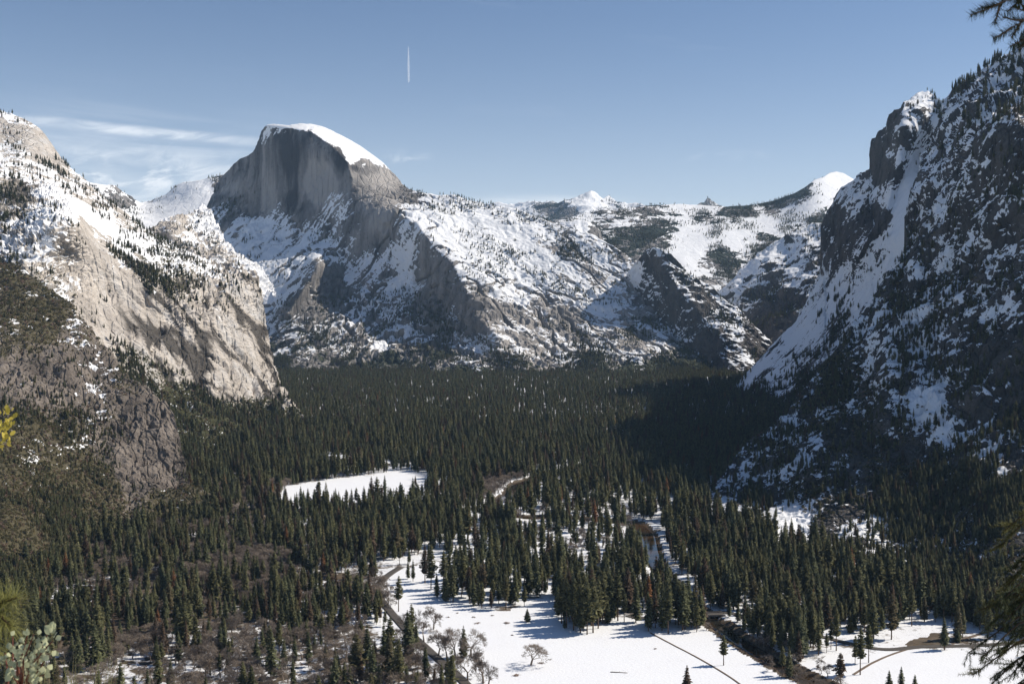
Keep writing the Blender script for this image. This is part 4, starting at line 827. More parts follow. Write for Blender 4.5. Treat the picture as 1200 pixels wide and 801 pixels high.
def proto_collection(name, meshes):
    c = bpy.data.collections.new(name)                  # source meshes for the mass planting; not in the scene itself
    for k, me in enumerate(meshes):
        o = bpy.data.objects.new('%s_%02d' % (name, k), me); c.objects.link(o)
    return c
C_con = proto_collection('conifer_sources', [k[2] for k in KINDS])
C_oak = proto_collection('oak_sources', [k[2] for k in OAKK])
C_brush = proto_collection('brush_sources', [shrub_mesh('brush_%d' % k, 80 + k, M_brushleaf) for k in range(4)] + [shrub_mesh('thicket_%d' % k, 90 + k, M_twig2, 110, .8) for k in range(2)])

def scatter(name, arr, coll, label, cat):
    """arr rows: x y z width height rotation kind"""
    arr = np.asarray(arr, float)
    me = bpy.data.meshes.new(name); me.vertices.add(len(arr)); me.vertices.foreach_set('co', arr[:, :3].astype(np.float32).ravel())
    a = me.attributes.new('size', 'FLOAT_VECTOR', 'POINT'); a.data.foreach_set('vector', arr[:, [3, 3, 4]].astype(np.float32).ravel())
    a = me.attributes.new('spin', 'FLOAT', 'POINT'); a.data.foreach_set('value', arr[:, 5].astype(np.float32))
    a = me.attributes.new('pick', 'INT', 'POINT'); a.data.foreach_set('value', arr[:, 6].astype(np.int32))
    o = obj(name, me); tag(o, label, cat, kind='stuff')
    ng = bpy.data.node_groups.new(name + '_nodes', 'GeometryNodeTree')
    ng.interface.new_socket('Geometry', in_out='INPUT', socket_type='NodeSocketGeometry'); ng.interface.new_socket('Geometry', in_out='OUTPUT', socket_type='NodeSocketGeometry')
    gi, go = ng.nodes.new('NodeGroupInput'), ng.nodes.new('NodeGroupOutput')
    ci = ng.nodes.new('GeometryNodeCollectionInfo'); ci.inputs['Collection'].default_value = coll
    ci.inputs['Separate Children'].default_value = True; ci.inputs['Reset Children'].default_value = True
    ip = ng.nodes.new('GeometryNodeInstanceOnPoints'); ip.inputs['Pick Instance'].default_value = True
    def na(nm, dt):
        n = ng.nodes.new('GeometryNodeInputNamedAttribute'); n.data_type = dt; n.inputs['Name'].default_value = nm; return n.outputs['Attribute']
    cx = ng.nodes.new('ShaderNodeCombineXYZ')
    L = ng.links.new
    L(gi.outputs[0], ip.inputs['Points']); L(ci.outputs[0], ip.inputs['Instance']); L(na('pick', 'INT'), ip.inputs['Instance Index'])
    L(na('spin', 'FLOAT'), cx.inputs[2]); L(cx.outputs[0], ip.inputs['Rotation']); L(na('size', 'FLOAT_VECTOR'), ip.inputs['Scale'])
    L(ip.outputs[0], go.inputs[0])
    md = o.modifiers.new('planting', 'NODES'); md.node_group = ng
    return o

# ------------------------------------------------------------------ planting the valley floor
def jitter_grid(D0, D1, sp):
    ys = np.arange(D0, D1, sp * .87); out = []
    for k, y in enumerate(ys):
        w = 0.56 * y; xs = np.arange(-w, w, sp) + (k % 2) * sp * .5
        out.append(np.column_stack([xs, np.full(len(xs), y)]))
    p = np.concatenate(out); return p + RNG.uniform(-.42 * sp, .42 * sp, p.shape)
pts = np.concatenate([jitter_grid(880, 1700, 9.5), jitter_grid(1700, 3000, 11.0), jitter_grid(3000, 4300, 13.0), jitter_grid(4300, 5350, 14.5)])
gz = floor_z(pts[:, 0], pts[:, 1])
qx, qy = proj(np.column_stack([pts, gz]))
qx, qy = edge_px(np.column_stack([pts, gz]), qx, qy)
keep = (qx > -40) & (qx < 1240)
pts, gz, qx, qy = pts[keep], gz[keep], qx[keep], qy[keep]
P3 = np.column_stack([pts, 0 * gz])
clump = fbm(P3 / 70.0, 3, 0.6, seed=501); big = fbm(P3 / 330.0, 3, 0.6, seed=502)
dens = np.clip(0.60 + 1.15 * clump + 0.4 * big, 0.03, 1.0)
dens = np.where(qy < 560, np.clip(dens + 0.14, 0.25, 1), dens)
dens = np.where((qx < 440) & (qy > 600), np.clip(dens - 0.10 + 0.6 * clump, 0.05, 1), dens)
dens = np.where(inside(OPEN_B, qx, qy), np.clip(0.20 + 0.9 * clump, 0.02, .8), dens)
dens = np.where(inside(OPEN_A, qx, qy), 0.03, dens)
dens = np.where(inside(R_MEADOW_E, qx, qy), np.clip(0.5 + clump, 0.1, .9), dens)
dens = np.where(inside(BRUSHY, qx, qy), np.clip(0.22 + 0.8 * clump, 0.02, .8), dens)
dens = np.where(inside(OAKS, qx, qy), np.clip(0.14 + 0.8 * clump, 0.01, .7), dens)
for poly, dv in ((MEADOW, 0), (MEADOW_R, 0), (MEADOW_B, 0.012), (LOT, 0), (SNOWY_L, 0), ([(376, 537), (410, 538), (410, 548), (376, 546)], 0), ([(447, 541), (458, 541), (459, 549), (446, 549)], 0)): dens = np.where(inside(poly, qx, qy), dv, dens)
dens = np.where((qx > 960) & (qy > 735), dens * 0.35, dens)
rd = seg_dist(pts[:, 0], pts[:, 1], RIVER_W)
dens = np.where(rd < river_half(pts[:, 1]) + np.where((qy > 610) & (qy < 690), 11, 5), 0, dens)
TOE = [(822, 600), (850, 606), (900, 628), (925, 646), (950, 648), (975, 655), (1010, 672), (1100, 672), (1260, 690), (1260, 560), (1000, 545), (900, 545), (866, 556), (842, 578)]
dens = np.where(inside(TOE, qx, qy), 0.0, dens)
for r in (ROAD_L, ROAD_R):
    dens = np.where(seg_dist(pts[:, 0], pts[:, 1], [tuple(gpt(x, y)[:2]) for x, y in r]) < 11, 0, dens)
hit = RNG.random(len(pts)) < dens
CON = []        # x y z w h spin kind
def conifer_at(px, py, hpx, k, wide=1.0):
    g = gpt(px, py); h = hpx * g[1] / FPX * 1.03
    CON.append((g[0], g[1], float(floor_z(g[:1], g[1:2])[0]), h * wide, h, random.uniform(0, 6.28), k))
n_lone = 0
LONE = [(467, 716, 42, 5, 1.1, 'thin grey green conifer beside the road, first past the dark roadside trees'),
        (543, 770, 38, 2, 1.1, 'lone green conifer among bare oaks on the snowy meadow'),
        (618, 728, 16, 2, 1.7, 'small spreading conifer alone on the snow before the grove'),
        (760, 739, 42, 1, 1.2, 'conifer at the meadow edge where the footpath begins'),
        (783, 742, 64, 3, 1.0, 'tall slender conifer beside the start of the footpath'),
        (848, 779, 36, 5, 1.3, 'sparse conifer on the snow beside the river bank, with long shadow'),
        (805, 812, 34, 2, 1.2, 'conifer tip rising at the bottom edge below the meadow footpath'),
        (985, 800, 36, 4, 1.3, 'bushy conifer on the right hand meadow near the brown river bank'),
        (1008, 790, 56, 5, 1.0, 'tall bare trunked pine between the river bank and the right meadow'),
        (1042, 812, 28, 0, 1.3, 'conifer tip at the bottom edge, first on the right meadow'),
        (1056, 814, 34, 1, 1.3, 'conifer tip at the bottom edge, second on the right meadow'),
        (1072, 813, 24, 2, 1.3, 'short conifer tip at the bottom edge, third on the right meadow'),
        (1108, 750, 15, 2, 1.6, 'small round topped conifer beside the brown parking ground'),
        (1122, 752, 17, 2, 1.6, 'small broad conifer on the snow right of the brown parking ground')]
for x, y, h, k, w, lb in LONE: conifer_at(x, y, h, k, w)
n_lone = len(LONE)
for x, y, h, k in [(84, 784, 44, 2), (92, 788, 52, 0), (101, 786, 46, 1), (111, 784, 58, 2), (119, 780, 50, 0), (127, 778, 44, 6), (133, 770, 48, 1), (183, 776, 32, 1), (200, 806, 34, 2), (285, 808, 32, 0), (328, 792, 20, 2), (262, 752, 30, 1), (150, 745, 30, 1),
                   (522, 704, 40, 2), (531, 705, 44, 1), (498, 683, 44, 3), (505, 690, 52, 3), (478, 678, 22, 0), (484, 681, 26, 1), (512, 700, 30, 0),
                   (672, 738, 62, 3), (680, 741, 66, 5), (688, 743, 62, 3), (695, 741, 66, 4), (701, 736, 58, 3), (664, 735, 58, 5), (658, 730, 52, 3), (684, 735, 70, 5), (693, 733, 68, 3), (667, 728, 60, 5), (706, 730, 60, 3), (715, 728, 58, 0), (724, 727, 62, 3), (676, 729, 66, 3),
                   (745, 729, 50, 0), (768, 735, 46, 1), (776, 738, 58, 0), (800, 738, 60, 1), (806, 734, 64, 0), (815, 730, 56, 2), (795, 732, 52, 3), (980, 762, 50, 5), (1002, 778, 34, 3), (1018, 776, 48, 5), (950, 758, 54, 4), (960, 752, 50, 1), (940, 750, 56, 0), (925, 752, 50, 4)]:
    conifer_at(x, y, h, k)
HVAR = np.clip(fbm(P3 / 45.0 + 7.7, 3, 0.6, seed=507), -.6, .5)
KSEL = RNG.choice(8, size=len(pts), p=[.19, .18, .11, .15, .12, .12, .12, .01])
for i in np.nonzero(hit)[0]:
    h = RNG.uniform(24, 44) * (0.82 if pts[i, 1] > 3000 else 1.0) * (1.0 + 0.45 * HVAR[i])
    if RNG.random() < .4: h *= RNG.uniform(.4, .85)
    if qx[i] < 420 and qy[i] > 590: h *= RNG.uniform(.7, 1.0)
    k = KSEL[i]
    CON.append((pts[i, 0], pts[i, 1], gz[i], h * RNG.uniform(.85, 1.3), h, RNG.uniform(0, 6.28), k))
CON = np.array(CON)
print('floor conifers', len(CON), 'slope', len(TREES), 'brush', len(BRUSHP))

def tree_thing(name, kind, x, y, z, w, h, spin, label, cat, group):
    r = bpy.data.objects.new(name, None); COL.objects.link(r)
    r.empty_display_size = 0.5
    r.location = (x, y, z - 0.3); r.scale = (w, w, h); r.rotation_euler = (0, 0, spin)
    tag(r, label, cat, group)
    obj('trunk', kind[0], r); obj('crown', kind[1], r)
    return r
# the 300 conifers that show largest stand as trees of their own
tpx, tpy = proj(CON[:, :3]); hpx = CON[:, 4] / CON[:, 1] * FPX
vis = (tpx > 4) & (tpx < 1196) & (tpy - hpx < 790) & (tpy - hpx > 300)
score = np.where(vis, hpx, -1); score[:n_lone] = 1e6
order = np.argsort(-score); single = order[:300]
def where_phrase(x, y):
    if x < 140: return 'in the lower left corner', 'conifers of the lower left corner'
    if x < 330: return 'among bare oaks left of the road', 'conifers among the oaks left of the road'
    if x < 470: return 'in the stand left of the road', 'conifers along the left side of the road'
    if x < 650: return 'in the grove behind the meadow', 'conifers of the grove behind the meadow'
    if x < 735: return 'in the grove jutting into the meadow', 'conifers of the jutting grove'
    if x < 850: return 'between meadow and river bend', 'conifers by the river bend'
    if x < 1010: return 'in the forest right of the river', 'conifers right of the river'
    return 'behind the right hand meadow', 'conifers under the right wall'
groups_ = {}
for i in single:
    if i >= n_lone: groups_.setdefault(where_phrase(tpx[i], tpy[i])[1], []).append(i)
spot = {}
for g_, ids in groups_.items():           # where in its stand: front or back, left or right
    xs = np.sort(tpx[ids]); ys = np.sort(CON[ids, 1]); n_ = len(ids)
    for i in ids:
        fx = np.searchsorted(xs, tpx[i]) / n_; fy = np.searchsorted(ys, CON[i, 1]) / n_
        a_ = 'front' if fy < .34 else ('middle' if fy < .67 else 'back')
        b_ = 'far left' if fx < .2 else ('left' if fx < .4 else ('centre' if fx < .6 else ('right' if fx < .8 else 'far right')))
        spot[i] = '%s, %s' % (a_, b_)
for i in single:
    x, y, z, w, h, sp, k = CON[i]; k = int(k)
    if i < n_lone: lb, gr = LONE[i][5], None
    else:
        wp, gr = where_phrase(tpx[i], tpy[i])
        tone = 'rust brown dead' if k == 7 else ('olive green' if k in (3, 4, 5, 6) else 'dark green')
        size = 'tall' if h > 37 else ('short' if h < 25 else 'mid sized')
        lb = '%s %s conifer %s, %s' % (size, tone, wp, spot[i])
    tree_thing('conifer_tree', KINDS[k], x, y, z, w, h, sp, lb, 'conifer', gr)
rest = np.setdiff1d(np.arange(len(CON)), single)
scatter('forest', CON[rest], C_con, 'dense green conifer forest filling the valley floor', 'forest')
SL = np.array([(x, y, z, w, h, random.uniform(0, 6.28), random.choice((0, 1, 2, 3, 6))) for x, y, z, h, w in TREES])
scatter('slope_conifers', SL, C_con, 'small dark conifers dotted over the rock slopes and ridgelines', 'trees')
BR = [(x, y, z - .2, r, r * random.uniform(.7, 1.1), random.uniform(0, 6.28), random.choice((0, 1, 2, 3, 0, 1, 2, 3, 4))) for x, y, z, r in BRUSHP]

# bare oaks: single trees
OAK = [(487, 746, 36, 0, 'bare oak by the road, nearest to the thin grey green conifer'), (508, 737, 30, 1, 'slim bare oak standing on the snow right of the roadside oaks'), (497, 752, 26, 3, 'small bare oak on the snow beside the road bend'),
       (514, 768, 34, 1, 'bare oak directly left of the lone green conifer on the meadow'), (524, 772, 30, 3, 'short bare oak at the left foot of the lone green conifer'), (534, 770, 36, 2, 'bare oak touching the lone green conifer on its left'), (552, 768, 34, 0, 'bare oak touching the lone green conifer on its right'),
       (548, 797, 34, 4, 'bare oak between road and meadow near the bottom edge'), (566, 800, 46, 1, 'tall leggy bare oak, tallest on the meadow by the bottom edge'), (622, 779, 28, 2, 'round crowned bare oak standing alone on the open snow'),
       (572, 806, 30, 3, 'low dark bare oak at the bottom edge of the meadow')]
for x, y, hp, k, lb in OAK:
    g = gpt(x, y); h = hp * g[1] / FPX * 1.05
    wd = 1.5 if 'round' in lb else 1.05
    tree_thing('bare_oak', OAKK[k], g[0], g[1], float(floor_z(g[:1], g[1:2])[0]), h * wd, h, random.uniform(0, 6.28), lb, 'oak', None)
op = jitter_grid(880, 1500, 12.5); ox, oy = proj(np.column_stack([op, 0 * op[:, 0]]))
oc = fbm(np.column_stack([op, 0 * op[:, 0]]) / 60.0, 3, seed=520)
pr_ = np.where(inside(OAKS, ox, oy), 0.50 + 0.9 * oc, 0)
pr_ = np.where(inside(BRUSHY, ox, oy), 0.5, pr_)
pr_ = np.where((seg_dist(op[:, 0], op[:, 1], RIVER_W) < 26) & (oy > 700), 0.5, pr_)
pr_ = np.where(inside(MEADOW, ox, oy), 0, pr_)
for r in (ROAD_L, ROAD_R): pr_ = np.where(seg_dist(op[:, 0], op[:, 1], [tuple(gpt(x, y)[:2]) for x, y in r]) < 13, 0, pr_)
pr_ = np.where(seg_dist(op[:, 0], op[:, 1], RIVER_W) < 9, 0, pr_)
sel = np.nonzero((RNG.random(len(op)) < pr_) & (ox > 0) & (ox < 1200))[0]
sel = sel[np.argsort(op[sel, 1])][:280]
for i in sel:
    h = RNG.uniform(11, 21)
    if ox[i] > 560: lb, gr = 'leafless brown tree on the bank of the lower river, %s' % ('near the bridge' if ox[i] < 850 else ('below the bridge' if ox[i] < 910 else 'at the bottom edge')), 'bare trees along the river bank'; h *= .7
    else:
        sz = 'small' if h < 14 else ('tall' if h > 18 else 'mid sized')
        if oy[i] < 735: pl = 'among the conifers above the left clearing'
        elif ox[i] < 150: pl = 'beside the dark conifer clump in the lower left corner'
        elif oy[i] < 768: pl = 'on the far side of the side road'
        elif ox[i] < 280: pl = 'below the side road, left part of the clearing'
        elif ox[i] < 400: pl = 'below the side road, middle of the clearing'
        else: pl = 'in the clearing right beside the main road'
        side = 'below the left buttress' if ox[i] < 130 else ('below the cliff foot' if ox[i] < 230 else ('below the brown thicket' if ox[i] < 330 else ('below the small far meadow' if ox[i] < 430 else 'by the road bend')))
        dep_ = 'nearer' if op[i, 1] < 985 else ('near' if op[i, 1] < 1035 else ('middle' if op[i, 1] < 1085 else 'far'))
        pl = pl.replace(', left part of the clearing', '').replace(', middle of the clearing', '').replace('in the clearing right beside', 'beside').replace('on the far side of', 'beyond').replace('beside the dark conifer clump in the lower left corner', 'by the lower left conifer clump').replace('among the conifers above the left clearing', 'among conifers above the clearing')
        lb = '%s leafless oak %s, %s, %s' % (sz, pl, dep_, side); gr = 'bare oaks ' + pl
    tree_thing('bare_oak', OAKK[int(RNG.integers(5))], op[i, 0], op[i, 1], float(floor_z(op[i:i + 1, 0], op[i:i + 1, 1])[0]), h * RNG.uniform(.95, 1.35), h, RNG.uniform(0, 6.28), lb, 'oak', gr)
# thicket: far bare trees and brush as one mass
TH = []
op2 = jitter_grid(1150, 2600, 9.0); ox, oy = proj(np.column_stack([op2, 0 * op2[:, 0]])); oc = fbm(np.column_stack([op2, 0 * op2[:, 0]]) / 90.0, 3, seed=523)
p2 = np.where((ox < 460) & (oy > 590), np.clip(0.24 + 1.0 * oc, 0, .7), 0.0)
p2 = np.where(inside(BRUSHY, ox, oy), 0.8, p2)
p2 = np.where(inside([(255, 570), (340, 566), (335, 600), (260, 606)], ox, oy), 0.8, p2)
p2 = np.where(inside([(540, 560), (615, 552), (625, 580), (560, 590), (540, 580)], ox, oy), 0.75, p2)
p2 = np.where(inside(OPEN_B, ox, oy), np.maximum(p2, 0.10), p2)
for poly in (MEADOW, MEADOW_B, MEADOW_R): p2 = np.where(inside(poly, ox, oy), 0, p2)
p2 = np.where(seg_dist(op2[:, 0], op2[:, 1], RIVER_W) < river_half(op2[:, 1]) + 4, 0, p2)
for i in np.nonzero(RNG.random(len(op2)) < p2)[0]:
    h = RNG.uniform(9, 17); TH.append((op2[i, 0], op2[i, 1], 0, h * RNG.uniform(1, 1.5), h, RNG.uniform(0, 6.28), int(RNG.integers(5))))
scatter('bare_oak_thicket', TH, C_oak, 'brown leafless oak thickets mixed into the conifers at left', 'thicket')
# low brush by the river banks, on the left floor and under the oaks
bp = jitter_grid(880, 1700, 4.2); bx, by = proj(np.column_stack([bp, 0 * bp[:, 0]])); rd2 = seg_dist(bp[:, 0], bp[:, 1], RIVER_W)
hb = river_half(bp[:, 1])
bc = fbm(np.column_stack([bp, 0 * bp[:, 0]]) / 25.0, 3, 0.6, seed=530)
p3 = np.where((rd2 > hb - 1) & (rd2 < hb + 8) & (by > 728), 0.75, 0)
p3 = np.where(inside(OAKS, bx, by), np.clip(0.05 + 0.8 * bc, 0, .6), p3)
p3 = np.where((bx < 440) & (by > 600) & ~inside(OAKS, bx, by), np.clip(0.15 + 0.6 * bc, 0, .5), p3)
p3 = np.where(inside(MEADOW, bx, by), np.where(rd2 < hb + 8, p3, 0), p3)
for r in (ROAD_L, ROAD_R): p3 = np.where(seg_dist(bp[:, 0], bp[:, 1], [tuple(gpt(x, y)[:2]) for x, y in r]) < 10, 0, p3)
for poly in (LOT, SNOWY_L): p3 = np.where(inside(poly, bx, by), 0, p3)
for i in np.nonzero(RNG.random(len(bp)) < p3)[0]:
    r = RNG.uniform(1.2, 3.2); BR.append((bp[i, 0], bp[i, 1], float(floor_z(bp[i:i + 1, 0], bp[i:i + 1, 1])[0]) - .1, r, r * RNG.uniform(.5, .9), RNG.uniform(0, 6.28), int(RNG.choice([4, 5, 4, 5, 0]))))
scatter('brushwood', BR, C_brush, 'low olive and brown brush covering the left slopes and river banks', 'brush')

# brown clumps on the open meadow
THICK = [shrub_mesh('clump_mesh', 95 + k, M_twig2, 90, .55) for k in range(3)]
CL = [(525, 723, 4, 'brown twig clump on the snow left of the clump row'), (536, 718, 3, 'small brown twig clump just below the grove edge'), (555, 723, 4.5, 'brown twig clump in front of the grove, upper middle'), (559, 730, 7, 'wide brown twig clump on the snow, left of a similar one'), (594, 730, 8, 'widest brown twig clump before the jutting grove'), (577, 721, 4, 'thin brown twig clump close to the dark grove trees'), (526, 738, 3, 'lone dark twig clump above the roadside oaks'), (600, 744, 3, 'smallest dark twig clump alone on the open snow'), (605, 791, 8, 'tan low clump at the bottom of the meadow'), (633, 777, 5, 'dark clump at the foot of the round lone oak'), (768, 760, 3, 'faint brown clump beside the footpath')]
for k, (x, y, r, lb) in enumerate(CL):
    g = gpt(x, y); o = obj('twig_clump', THICK[k % 3]); o.location = (g[0], g[1], float(floor_z(g[:1], g[1:2])[0]) - .1); o.scale = (r, r * .7, 1.6); o.rotation_euler = (0, 0, k * 1.3); tag(o, lb, 'shrub', 'brown clumps on the meadow')
def log_mesh():
    V, F = [], []; p = Vector((-7, 0, .35)); r = .42
    for k in range(6):
        q = p + Vector((2.4, random.uniform(-.35, .35), random.uniform(-.05, .05))); tube(V, F, p, q, r, r * .88, 7); 
        if k in (2, 4): tube(V, F, q, q + Vector((.8, 1.1, .7)), .14, .05, 4)
        p, r = q, r * .88
    return mesh_np('log', np_v(V), F, M_bark)
g = gpt(725, 788); o = obj('fallen_log', log_mesh()); o.location = (g[0], g[1], 0); o.rotation_euler = (0, 0, -.25); tag(o, 'long dark fallen log lying on the open snow of the meadow', 'log')

# ------------------------------------------------------------------ buildings, bridge, cars
M_timber = plain('dark_timber', (0.11, 0.07, 0.045), 0.85, .3, .8); M_roofsnow = plain('roof_snow', (0.84, 0.85, 0.87), .8, .03, .4)
M_stone = plain('bridge_stone', (0.26, 0.23, 0.20), .9, .3, .7); M_glass = plain('window_glass', (0.03, 0.035, 0.04), .15, .1, 1, .5)
def box(x0, x1, y0, y1, z0, z1):
    V = [(x, y, z) for z in (z0, z1) for y in (y0, y1) for x in (x0, x1)]
    F = [(0, 2, 3, 1), (4, 5, 7, 6), (0, 1, 5, 4), (2, 6, 7, 3), (0, 4, 6, 2), (1, 3, 7, 5)]
    return V, F
def join(parts):
    V, F = [], []
    for v, f in parts:
        F += [tuple(i + len(V) for i in q) for q in f]; V += list(v)
    return V, F
def cabin(px, py, L, Wd, H, rz, label):
    g = gpt(px, py); r = obj('cabin', None); r.location = (g[0], g[1], float(floor_z(g[:1], g[1:2])[0]) - .2); r.rotation_euler = (0, 0, rz)
    tag(r, label, 'building', 'snow roofed buildings in the forest')
    a, b = L / 2, Wd / 2; R = Wd * .42
    V, F = box(-a, a, -b, b, 0, H); V += [(-a, 0, H + R * .95), (a, 0, H + R * .95)]
    Ft = [(4, 6, 8), (5, 9, 7)]
    me = bpy.data.meshes.new('wall'); me.from_pydata(V, [], F + Ft); me.materials.append(M_timber); obj('wall', me, r)
    e, th = 1.0, .7; V2, F2 = [], []
    for s in (-1, 1):
        i0 = len(V2)
        sec = [(s * (b + e), H - e * R / b), (s * .0, H + R), (s * .0, H + R + th), (s * (b + e), H - e * R / b + th)]
        V2 += [(-a - e, y, z) for y, z in sec] + [(a + e, y, z) for y, z in sec]
        F2 += [(i0, i0 + 1, i0 + 2, i0 + 3), (i0 + 4, i0 + 7, i0 + 6, i0 + 5), (i0, i0 + 4, i0 + 5, i0 + 1), (i0 + 3, i0 + 2, i0 + 6, i0 + 7), (i0, i0 + 3, i0 + 7, i0 + 4)]
    me = bpy.data.meshes.new('roof'); me.from_pydata(V2, [], F2); me.materials.append(M_roofsnow); rf = obj('roof', me, r)
    V3, F3 = box(a * .3, a * .3 + 1.4, -.7, .7, H + R * .7, H + R + 2.2); me = bpy.data.meshes.new('chimney'); me.from_pydata(V3, [], F3); me.materials.append(M_stone); obj('chimney', me, rf)
    for k in range(4):
        x = -a + (k + .5) * L / 4; V3, F3 = box(x - .9, x + .9, -b - .06, -b + .1, H * .35, H * .75)
        me = bpy.data.meshes.new('window'); me.from_pydata(V3, [], F3); me.materials.append(M_glass); obj('window', me, r)
CAB = [(396, 541, 34, 16, 7, .1, 'long snow roofed lodge half hidden in the forest beyond the small meadow'), (382, 536, 22, 13, 6, -.2, 'smaller snow roofed cabin left of the long lodge'), (452, 545, 15, 10, 5, .3, 'little snow roofed cabin near the rust brown dead tree')]
for c in CAB: cabin(*c)
def bridge():
    g = gpt(829, 721); r = obj('stone_bridge', None); r.location = (g[0], g[1], 0); r.rotation_euler = (0, 0, .15); tag(r, 'low stone road bridge crossing the dark river below the forest', 'bridge')
    def part(nm, b_, mat):
        me = bpy.data.meshes.new(nm); me.from_pydata(b_[0], [], b_[1]); me.materials.append(mat); obj(nm, me, r)
    part('deck', box(-17, 17, -5, 5, .55, 1.3), M_road)
    part('parapet', box(-17, 17, -5.6, -5.03, .5, 2.3), M_stone); part('parapet', box(-17, 17, 5.03, 5.6, .5, 2.3), M_stone)
    part('pier', box(-1.2, 1.2, -5.4, 5.4, -4, .52), M_stone)
    part('abutment', box(-18, -12.5, -5.5, 5.5, -4, .52), M_stone); part('abutment', box(12.5, 18, -5.5, 5.5, -4, .52), M_stone)
bridge()
def car(px, py, rz, col, label):
    g = gpt(px, py); r = obj('parked_car', None); r.location = (g[0], g[1], .55); r.rotation_euler = (0, 0, rz); tag(r, label, 'car', 'cars parked by the right meadow')
    mt = plain('car_paint', col, .3, .02, 1, .5)
    prof = [(-2.2, .35), (-2.25, .85), (-1.5, 1.0), (-1.0, 1.5), (.5, 1.52), (1.1, 1.0), (2.1, .85), (2.2, .4)]
    n = len(prof); V = [(x, y, z) for y in (-.85, .85) for x, z in prof]; F = [tuple(range(n)), tuple(range(2 * n - 1, n - 1, -1))] + [(k, k + n, (k + 1) % n + n, (k + 1) % n) for k in range(n)]
    me = bpy.data.meshes.new('body'); me.from_pydata(V, [], F); me.materials.append(mt); obj('body', me, r)
    V, F = join([box(-.85, .4, s * .86 - .01, s * .86 + .01, 1.02, 1.4) for s in (-1, 1)]); me = bpy.data.meshes.new('side_glass'); me.from_pydata(V, [], F); me.materials.append(M_glass); obj('side_glass', me, r)
    wv, wf = [], []; tube(wv, wf, Vector((0, -.12, 0)), Vector((0, .12, 0)), .34, .34, 10); wm = mesh_np('wheel', np_v(wv), wf, M_glass)
    for x in (-1.4, 1.4):
        for y in (-.82, .82): o = obj('wheel', wm, r); o.location = (x, y, .34)
car(1112, 755.5, .1, (.75, .75, .76), 'white car parked at the end of the brown parking ground'); car(1089, 752, .4, (.05, .06, .08), 'dark car on the brown parking ground left of the white car')

# ------------------------------------------------------------------ contrail
def contrail():
    m, t, p = new_mat('contrail_ice'); p.inputs['Base Color'].default_value = (.9, .92, .95, 1); p.inputs['Roughness'].default_value = 1
    tr = N(t, 'ShaderNodeBsdfTransparent'); tl = N(t, 'ShaderNodeBsdfTranslucent'); tl.inputs['Color'].default_value = (.9, .92, .95, 1)
    ad = N(t, 'ShaderNodeMixShader'); ad.inputs[0].default_value = .5; t.links.new(p.outputs[0], ad.inputs[1]); t.links.new(tl.outputs[0], ad.inputs[2])
    mx = N(t, 'ShaderNodeMixShader'); geo = N(t, 'ShaderNodeNewGeometry'); lw = N(t, 'ShaderNodeLayerWeight'); lw.inputs['Blend'].default_value = .35
    mx.inputs[0].default_value = .20
    t.links.new(tr.outputs[0], mx.inputs[1]); t.links.new(ad.outputs[0], mx.inputs[2]); t.links.new(mx.outputs[0], t.nodes['Material Output'].inputs['Surface'])
    V, F = [], []; a, b = Vector(at(479, 97, 44000)), Vector(at(478.6, 54, 37900))
    n = 14
    for k in range(n):
        f0, f1 = k / n, (k + 1) / n
        r = lambda f: 36 * (0.35 + 0.65 * min(1, (1 - f) * 2.0)) * (1 if 0 < f < 1 else .3) + 4 * math.sin(f * 37)
        tube(V, F, a.lerp(b, f0), a.lerp(b, f1), r(f0), r(f1), 8)
    o = obj('contrail', mesh_np('contrail', np_v(V), F, m)); tag(o, 'short thin white contrail high in the blue sky', 'contrail')
contrail()

# ------------------------------------------------------------------ the slope the camera stands on
def hill_z(X, Y):
    r = np.hypot(X, Y)
    z = CAMZ - 1.62 - 0.10 * np.clip(r - 1.5, 0, 2.5) - 0.28 * np.clip(r - 4.0, 0, 2.0) - 0.85 * np.clip(r - 6.0, 0, 1e9)
    z = z + 0.18 * fbm(np.stack([X / 2.5, Y / 2.5, 0 * X], -1), 4, seed=601) * np.clip(r / 3, 0, 1) + 6.0 * fbm(np.stack([X / 60, Y / 60, 0 * X], -1), 4, seed=602) * np.clip((r - 30) / 60, 0, 1)
    return np.maximum(z, -6)
rr_ = np.concatenate([np.linspace(.2, 8, 50), np.geomspace(8.3, 420, 70)]); aa_ = np.radians(np.linspace(-100, 100, 160))
A_, R_ = np.meshgrid(aa_, rr_); HX, HY = R_ * np.sin(A_), R_ * np.cos(A_)
HV = np.stack([HX, HY, hill_z(HX, HY)], -1)
hs = 0.35 + 0.5 * fbm(HV / 1.5, 4, .6, seed=603)
o = obj('hillside', mesh_np('hillside', HV.reshape(-1, 3), grid_faces(*HV.shape[:2])[:, ::-1], M_ground, True, {'snow': hs})); tag(o, kind='structure')
def on_hill(x, y): return float(hill_z(np.array([x]), np.array([y]))[0])

# ------------------------------------------------------------------ plants beside the camera
def blade_mesh(V, F, p, d, L, w, bend, segs=3):
    d = d.normalized(); s = d.cross(Vector((0, 0, 1)));
    if s.length < .05: s = Vector((1, 0, 0))
    s.normalize(); i0 = len(V); q = p.copy(); dd = d.copy()
    for k in range(segs + 1):
        ww = w * (1 - (k / segs) ** 1.5 * .9); V += [q - s * ww, q + s * ww]
        q = q + dd * (L / segs); dd = (dd + bend / segs).normalized()
    for k in range(segs): F.append((i0 + 2 * k, i0 + 2 * k + 1, i0 + 2 * k + 3)); F.append((i0 + 2 * k, i0 + 2 * k + 3, i0 + 2 * k + 2))
def limb(V, F, pts_, r0, r1, n=6):
    k = len(pts_) - 1
    for i in range(k): tube(V, F, Vector(pts_[i]), Vector(pts_[i + 1]), r0 + (r1 - r0) * i / k, r0 + (r1 - r0) * (i + 1) / k, n)
V3 = lambda a: Vector(tuple(float(v) for v in a))
